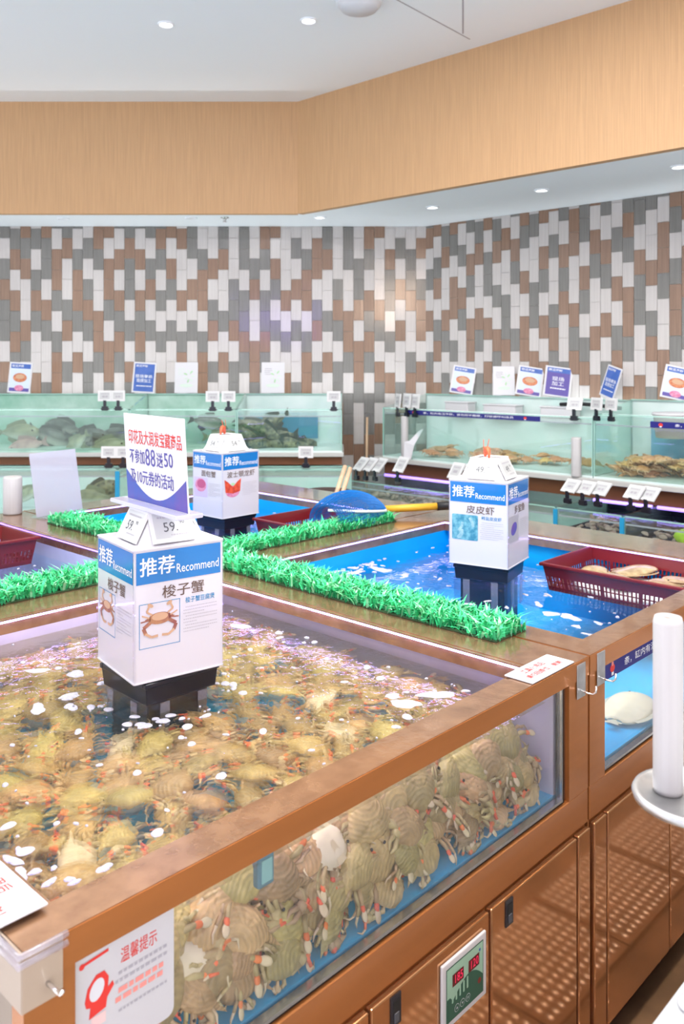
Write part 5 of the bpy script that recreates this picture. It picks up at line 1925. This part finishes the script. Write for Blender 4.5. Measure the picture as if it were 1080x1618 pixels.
# white filter boxes and an air hose behind the glass
for x, w, h, lab in ((0.36, 0.10, 0.10, 'small white filter box behind the navy banner, at its left'), (0.72, 0.13, 0.09, 'white filter box behind the navy banner, in the middle'), (1.16, 0.12, 0.09, 'white filter box behind the navy banner, at its right')):
    t = thing('filter_box', lab, 'filter', wl(x, 0.44, 1.335), WROT, 'white filter boxes')
    obj('body', MB().box(-w, w, -0.05, 0.05, 0, h * 0.7, card), t, 0.006, 2)
    obj('lid', MB().box(-w - 0.005, w + 0.005, -0.055, 0.055, h * 0.7, h * 0.8, card), t, 0.004, 2)
t = thing('white_tub', 'round white tub standing in the blue-water tank at the right', 'tub', wl(1.97, 0.30, 1.26), WROT)
obj('body', MB().lathe([(0.10, 0.0), (0.115, 0.13), (0.125, 0.135), (0.122, 0.145), (0.108, 0.14)], card, 28), t)
obj('inside', MB().lathe([(0.0001, 0.10), (0.106, 0.10)], grey_lip, 28), t)
tag(obj('air_hose', MB().tube([wl(1.15, 0.46, 1.42), wl(1.3, 0.44, 1.43), wl(1.45, 0.46, 1.42), wl(1.58, 0.44, 1.41)], 0.012, black, 8)), 'black air hose lying over the filter boxes', 'hose')

# ------------------------------------------------------------------ price tags on clips
def price_tag(label, p, rz, tilt=0.0, w=0.092, h=0.072, group='price tags on the tank edges', yaw=0.0):
    """p is where the clip grips the glass edge; the card stands above it"""
    t = thing('price_tag', label, 'price tag', p, rz + yaw, group)
    F = T(0, -0.008, 0.030) @ RX(-tilt) @ frame((0, 0, 0), (1, 0, 0), (0, 0, 1))
    m = MB().box(-w / 2, w / 2, 0, h, -0.004, 0.004, tag_white, F)
    m.rect(-w * 0.36, h * 0.2, w * 0.36, h * 0.82, tag_screen, F, 0.0045)
    m.lines(-w * 0.3, h * 0.62, w * 0.3, h * 0.76, 1, ink_soft, F, 0.005, 0.5)
    m.lines(-w * 0.2, h * 0.32, w * 0.22, h * 0.54, 1, ink_soft, F, 0.005, 0.75)
    obj('card', m, t)
    c = MB()
    c.box(-0.020, 0.020, -0.014, 0.006, -0.032, -0.004, black_pl)
    c.box(-0.010, 0.010, -0.012, -0.002, -0.006, 0.036, black_pl)
    c.box(-0.028, 0.028, -0.010, 0.002, -0.026, -0.018, black_pl)
    obj('clip', c, t)
    return t


for x, y, D, lab in ((166, 641, YB - 0.006, 'white price tag on the back-wall tanks before the promo sign, left of its pair'), (187, 641, YB - 0.006, 'white price tag on the back-wall tanks before the promo sign, right of its pair'),
                     (336, 642, YB - 0.006, 'white price tag above the lobster sign box, left of its pair'), (361, 642, YB - 0.006, 'white price tag above the lobster sign box, right of its pair'),
                     (527, 642, YB - 0.006, 'single white price tag at the right end of the upper back-wall tanks'),
                     (172, 731, YL - 0.006, 'white price tag on the lower left back-wall tank, left of the pair'), (195, 731, YL - 0.006, 'white price tag on the lower left back-wall tank, right of the pair'),
                     (483, 731, YL - 0.006, 'single white price tag on the lower back-wall tank, right of the lobster sign box')):
    price_tag(lab, px_d(x, y, D), 0.0, 0.05)


def on_u(x, y, u, off=0.0):
    r = Vector(((x - 540) / FPX, 1.0, 0))
    D = (u + P0.dot(A1)) / r.dot(A1)
    return px_d(x, y, D)


for x, y, u, tl, yaw, w, h, lab in ((629, 651, 4.09, 0.1, -0.5, 0.09, 0.10, 'white price tag at the left end of the bannered tank, leftmost of three'), (643, 651, 4.09, 0.1, -0.3, 0.09, 0.10, 'white price tag at the left end of the bannered tank, middle of three'),
                               (656, 652, 4.09, 0.1, -0.2, 0.09, 0.10, 'white price tag at the left end of the bannered tank, rightmost of three'),
                               (907, 656, 4.09, 0.35, 0.1, 0.092, 0.075, 'single tilted price tag left of the divider of the upper right tanks'), (943, 656, 4.09, 0.1, -0.45, 0.098, 0.072, 'white price tag right of the upper divider, left of the pair'),
                               (966, 657, 4.09, 0.1, -0.45, 0.098, 0.072, 'white price tag right of the upper divider, right of the pair'),
                               (564, 750, 3.69, 0.75, -0.3, 0.10, 0.11, 'tilted price tag right of the wooden handles, leftmost of three'), (578, 751, 3.69, 0.75, -0.3, 0.10, 0.11, 'tilted price tag right of the wooden handles, middle of three'),
                               (593, 752, 3.69, 0.75, -0.3, 0.10, 0.11, 'tilted price tag right of the wooden handles, rightmost of three'), (629, 753, 3.69, 0.6, -0.2, 0.10, 0.11, 'single tilted price tag over the brown shellfish bed'),
                               (716, 764, 3.69, 0.6, -0.2, 0.10, 0.11, 'tilted price tag half hidden by the shrimp sign box'),
                               (897, 786, 3.69, 0.75, -0.3, 0.10, 0.085, 'tilted price tag over the dark crate, leftmost of three'), (921, 789, 3.69, 0.75, -0.3, 0.10, 0.085, 'tilted price tag over the dark crate, middle of three'),
                               (945, 791, 3.69, 0.75, -0.3, 0.10, 0.085, 'tilted price tag over the dark crate, rightmost of three'), (997, 797, 3.69, 0.75, -0.3, 0.10, 0.085, 'tilted price tag at the right edge, left of the pair'),
                               (1021, 800, 3.69, 0.75, -0.3, 0.10, 0.085, 'tilted price tag at the right edge, right of the pair')):
    price_tag(lab, on_u(x, y, u), WROT, tl, w, h, yaw=yaw)


# ------------------------------------------------------------------ posters standing on the rear tank ledges
def poster(label, p, rz, lean, style, w=0.168, h=0.235, roll=0.0):
    t = thing('poster_stand', label, 'poster', p, rz)
    F = RY(roll) @ frame((-w / 2, 0, 0.004), (1, 0, 0), (0, math.sin(lean), math.cos(lean)))
    m = MB().box(0, w, 0, h, -0.003, 0.003, card, F)
    z = 0.0035
    if style in ('food', 'violet', 'blue'):
        m.rect(w * .07, h * .80, w * .93, h * .95, poster_blue, F, z)
        m.text('鲜活海鲜', w * .12, h * .84, w * .62, h * .92, ink_white, F, z + .0006, 0.01)
    if style == 'food':
        m.rect(w * .07, h * .16, w * .93, h * .80, poster_pale, F, z)
        m.disc(w * .5, h * .50, w * .30, h * .15, food_or, F, 22, z + .0006)
        m.disc(w * .5, h * .53, w * .20, h * .08, crab_pr2, F, 22, z + .0010)
        m.rect(w * .07, h * .05, w * .93, h * .16, poster_violet, F, z)
        m.disc(w * .5, h * .16, w * .2, h * .10, food_pk, F, 16, z + .0012)
    elif style == 'violet':
        m.rect(w * .07, h * .05, w * .93, h * .80, poster_violet, F, z)
        m.text('现场', w * .28, h * .52, w * .72, h * .66, ink_white, F, z + .0006, 0.008)
        m.text('加工', w * .28, h * .36, w * .72, h * .50, ink_white, F, z + .0006, 0.008)
        m.lines(w * .2, h * .24, w * .8, h * .30, 1, ink_white, F, z + .0006, 0.7)
    elif style == 'blue':
        m.rect(w * .07, h * .05, w * .93, h * .80, poster_blue, F, z)
        m.text('现场宰杀', w * .12, h * .48, w * .86, h * .60, ink_white, F, z + .0006, 0.008)
        m.text('现捞加工', w * .18, h * .34, w * .82, h * .46, ink_white, F, z + .0006, 0.008)
        m.lines(w * .15, h * .20, w * .85, h * .25, 1, ink_white, F, z + .0006, 0.6)
    else:
        m.lines(w * .14, h * .58, w * .46, h * .82, 4, pale_green if style == 'leaf' else ink_soft, F, z, 0.4)
        for k in range(7):
            a = k * 0.9
            m.disc(w * (.62 + .16 * math.cos(a)), h * (.55 + .16 * math.sin(a)), w * .09, h * .025, leafy if k % 2 else pale_green, F, 10, z + .0004 * k, a)
        m.disc(w * .5, h * .24, w * .3, h * .06, pale_green, F, 16, z + .0004)
    obj('sheet', m, t)
    obj('foot', MB().box(-w * 0.4, w * 0.4, -0.012, 0.05, 0, 0.004, acrylic), t)
    return t


YP = YB + 0.535
for x, st, lab, roll in ((30, 'food', 'blue and white food poster at the far left of the back-wall ledge', 0.06), (226, 'blue', 'blue lettered poster on the back-wall ledge left of the promo sign', 0.06),
                         (294, 'leaf', 'white poster with green leaves on the back-wall ledge', 0.0), (431, 'list', 'white poster with grey lines near the right end of the back-wall ledge', 0.0)):
    p = px_d(x, 622, YP)
    poster(lab, (p.x, YP - 0.01, 1.4695), 0.0, 0.12, st, 0.168, 0.225, roll)
for x, st, lab, yaw, roll, ww in ((727, 'food', 'food poster on the right-wall ledge, leftmost one', 0.55, 0.16, 0.168), (796, 'list', 'white poster with pale green print on the right-wall ledge', 0.65, 0.0, 0.15),
                              (833, 'food', 'food poster with an orange dish, next to the violet poster', 0.62, 0.16, 0.175), (878, 'violet', 'violet poster with four white characters on the right-wall ledge', 0.66, 0.14, 0.180),
                              (957, 'blue', 'narrow blue poster leaning, seen almost from the side', -0.5, 0.22, 0.15), (1064, 'food', 'food poster at the right edge of the right-wall ledge', 0.55, 0.22, 0.17)):
    p = on_u(x, 627, 4.60)
    poster(lab, (p.x, p.y, 1.4635 if x < 930 else 1.4695), WROT + yaw, 0.20, st, ww, 0.205, roll)


# ------------------------------------------------------------------ rolls of plastic bags
def bag_roll(label, p, r, h, core=True):
    t = thing('bag_roll', label, 'bag roll', p)
    obj('film', MB().lathe([(r * 0.96, 0), (r, 0.006), (r, h - 0.008), (r * 0.9, h), (r * 0.42, h), (r * 0.42, h - 0.03)], plastic_film, 32), t)
    obj('core_tube', MB().lathe([(r * 0.42, 0.002), (r * 0.42, h - 0.004), (r * 0.30, h - 0.003), (r * 0.30, h - 0.06), (0.0001, h - 0.06)], cardboard, 20), t)
    return t


D = 1.12
zc = EYE - (1254 - Y0) / FPX * D
pc = px_d(1095, 1254, D)
t = thing('roll_stand', 'round steel disc on a post carrying the nearest bag roll', 'roll stand', (pc.x, pc.y, 0.852))
zz = pc.z - 0.852
obj('disc', MB().lathe([(0.0001, zz - 0.014), (0.066, zz - 0.014), (0.0755, zz - 0.010), (0.0775, zz - 0.004), (0.0755, zz), (0.069, zz + 0.001), (0.066, zz - 0.003), (0.0001, zz - 0.003)], steel_worn, 48), t)
obj('post', MB().lathe([(0.005, 0.006), (0.005, zz - 0.013)], steel, 20), t)
obj('foot', MB().lathe([(0.020, 0.0), (0.020, 0.003), (0.007, 0.008)], card, 24), t)
pr_ = px_d(1055, 1238, D + 0.012)
bag_roll('white roll of plastic bags standing on the steel disc at the right', (pr_.x, pr_.y, pc.z - 0.0025), 0.0193, 0.232)
p = px_z(20, 812, ZR)
bag_roll('white roll of plastic bags on the rear rim at the far left', (p.x, p.y, ZR + 0.001), 0.042, 0.172)
p = wl(1.52, -0.015, ZS)
p = on_u(910, 758, 4.085)
bag_roll('white roll of plastic bags on the right-wall shelf by the tank divider', (p.x, p.y, ZS + 0.001), 0.030, 0.232)
p = on_u(639, 726, 4.085)
bag_roll('white roll of plastic bags at the left end of the right-wall shelf', (p.x, p.y, ZS + 0.001), 0.026, 0.300)
tag(obj('torn_bag', MB().add([(-0.02, 0, 0.0), (0.03, -0.01, 0.0), (0.05, -0.02, 0.10), (0.115, -0.02, 0.215), (0.085, -0.01, 0.20), (0.02, 0.0, 0.13), (-0.015, 0.01, 0.12)], [(0, 1, 2, 3, 4, 5, 6)], card, T(p.x + 0.01, p.y - 0.045, ZS + 0.004))),
    'torn white plastic bag hanging from the roll at the left of the shelf', 'bag')
p = on_u(578, 730, 4.3)
tag(obj('bamboo_stick', MB().tube([(p.x, p.y, 0.6), (p.x + 0.008, p.y, 1.28)], [0.012, 0.008], wood_m, 8)), 'thin pale bamboo stick standing in the corner gap between the two tank runs', 'stick')
p = px_d(517, 775, 5.0)
t = thing('basin', 'dark oval basin behind the rear middle tank', 'basin', (p.x, p.y, 0.0))
obj('bowl', MB().lathe([(0.12, 0.80), (0.135, 0.90), (0.14, p.z), (0.125, p.z - 0.002), (0.11, p.z - 0.05), (0.0001, p.z - 0.06)], mat('basin_brown', (0.07, 0.045, 0.04), 0.4), 36), t)
obj('pedestal', MB().lathe([(0.16, 0.0), (0.16, 0.02), (0.05, 0.05), (0.05, 0.79), (0.115, 0.80)], black_pl, 24), t)

# flatfish seen through the blue tank's front glass
flatfish('pale cream flatfish lying on the blue tank floor, seen through its front glass', UV(1.80, 0.105, 0.718), ISLE + 0.1, 0.215)
for o in children(bpy.data.objects[[o.name for o in bpy.data.objects if o.get('label', '').startswith('pale cream flatfish')][0]]):
    if o.name.startswith('body'):
        o.data = o.data.copy()
        o.data.materials[0] = pale_flesh
    elif 'fin' in o.name:
        o.data = o.data.copy()
        o.data.materials[0] = mat('pale_fin', (0.62, 0.56, 0.42), 0.5)

# ------------------------------------------------------------------ counter across the aisle and floor plates
t = thing('service_counter', 'white counter top across the narrow aisle, at the lower right corner', 'counter', UV(0.05, -0.503), ISLE)
obj('top', MB().box(0, 2.9, -0.75, 0, 0.812, 0.850, white_lam), t, 0.006, 3)
obj('front_panel', MB().box(0.1, 2.8, -0.66, -0.20, 0.12, 0.812, white_lam), t)
obj('leg', MB().box(0.12, 0.17, -0.25, -0.20, 0, 0.12, steel), t)
obj('leg', MB().box(2.7, 2.75, -0.25, -0.20, 0, 0.12, steel), t)
plate_m = mat('plate_steel', (0.34, 0.19, 0.10), 0.35, metal=0.4)
stud_glint_m = mat('stud_steel_glint', (0.95, 0.92, 0.86), 0.18, metal=0.9)  # pale colour paints in the bright highlights on the studs
n = 0
for u0 in (0.55, 0.98, 1.41, 1.84, 2.27):
    t = thing('drain_plate', 'studded steel drain plate on the aisle floor before the cabinets', 'drain plate', UV(u0, -0.30, 0.0), ISLE, 'studded drain plates')
    obj('sheet', MB().box(0.004, 0.426, -0.16, 0.16, 0.0005, 0.012, plate_m), t)
    m = MB()
    for i in range(14):
        for j in range(9):
            m.add(*_flat(MB().lathe([(0.010, 0.0), (0.0075, 0.005), (0.0001, 0.007)], stud_glint_m, 8)), stud_glint_m, T(0.03 + i * 0.0285, -0.135 + j * 0.0335, 0.012), True)
    obj('studs', m, t)
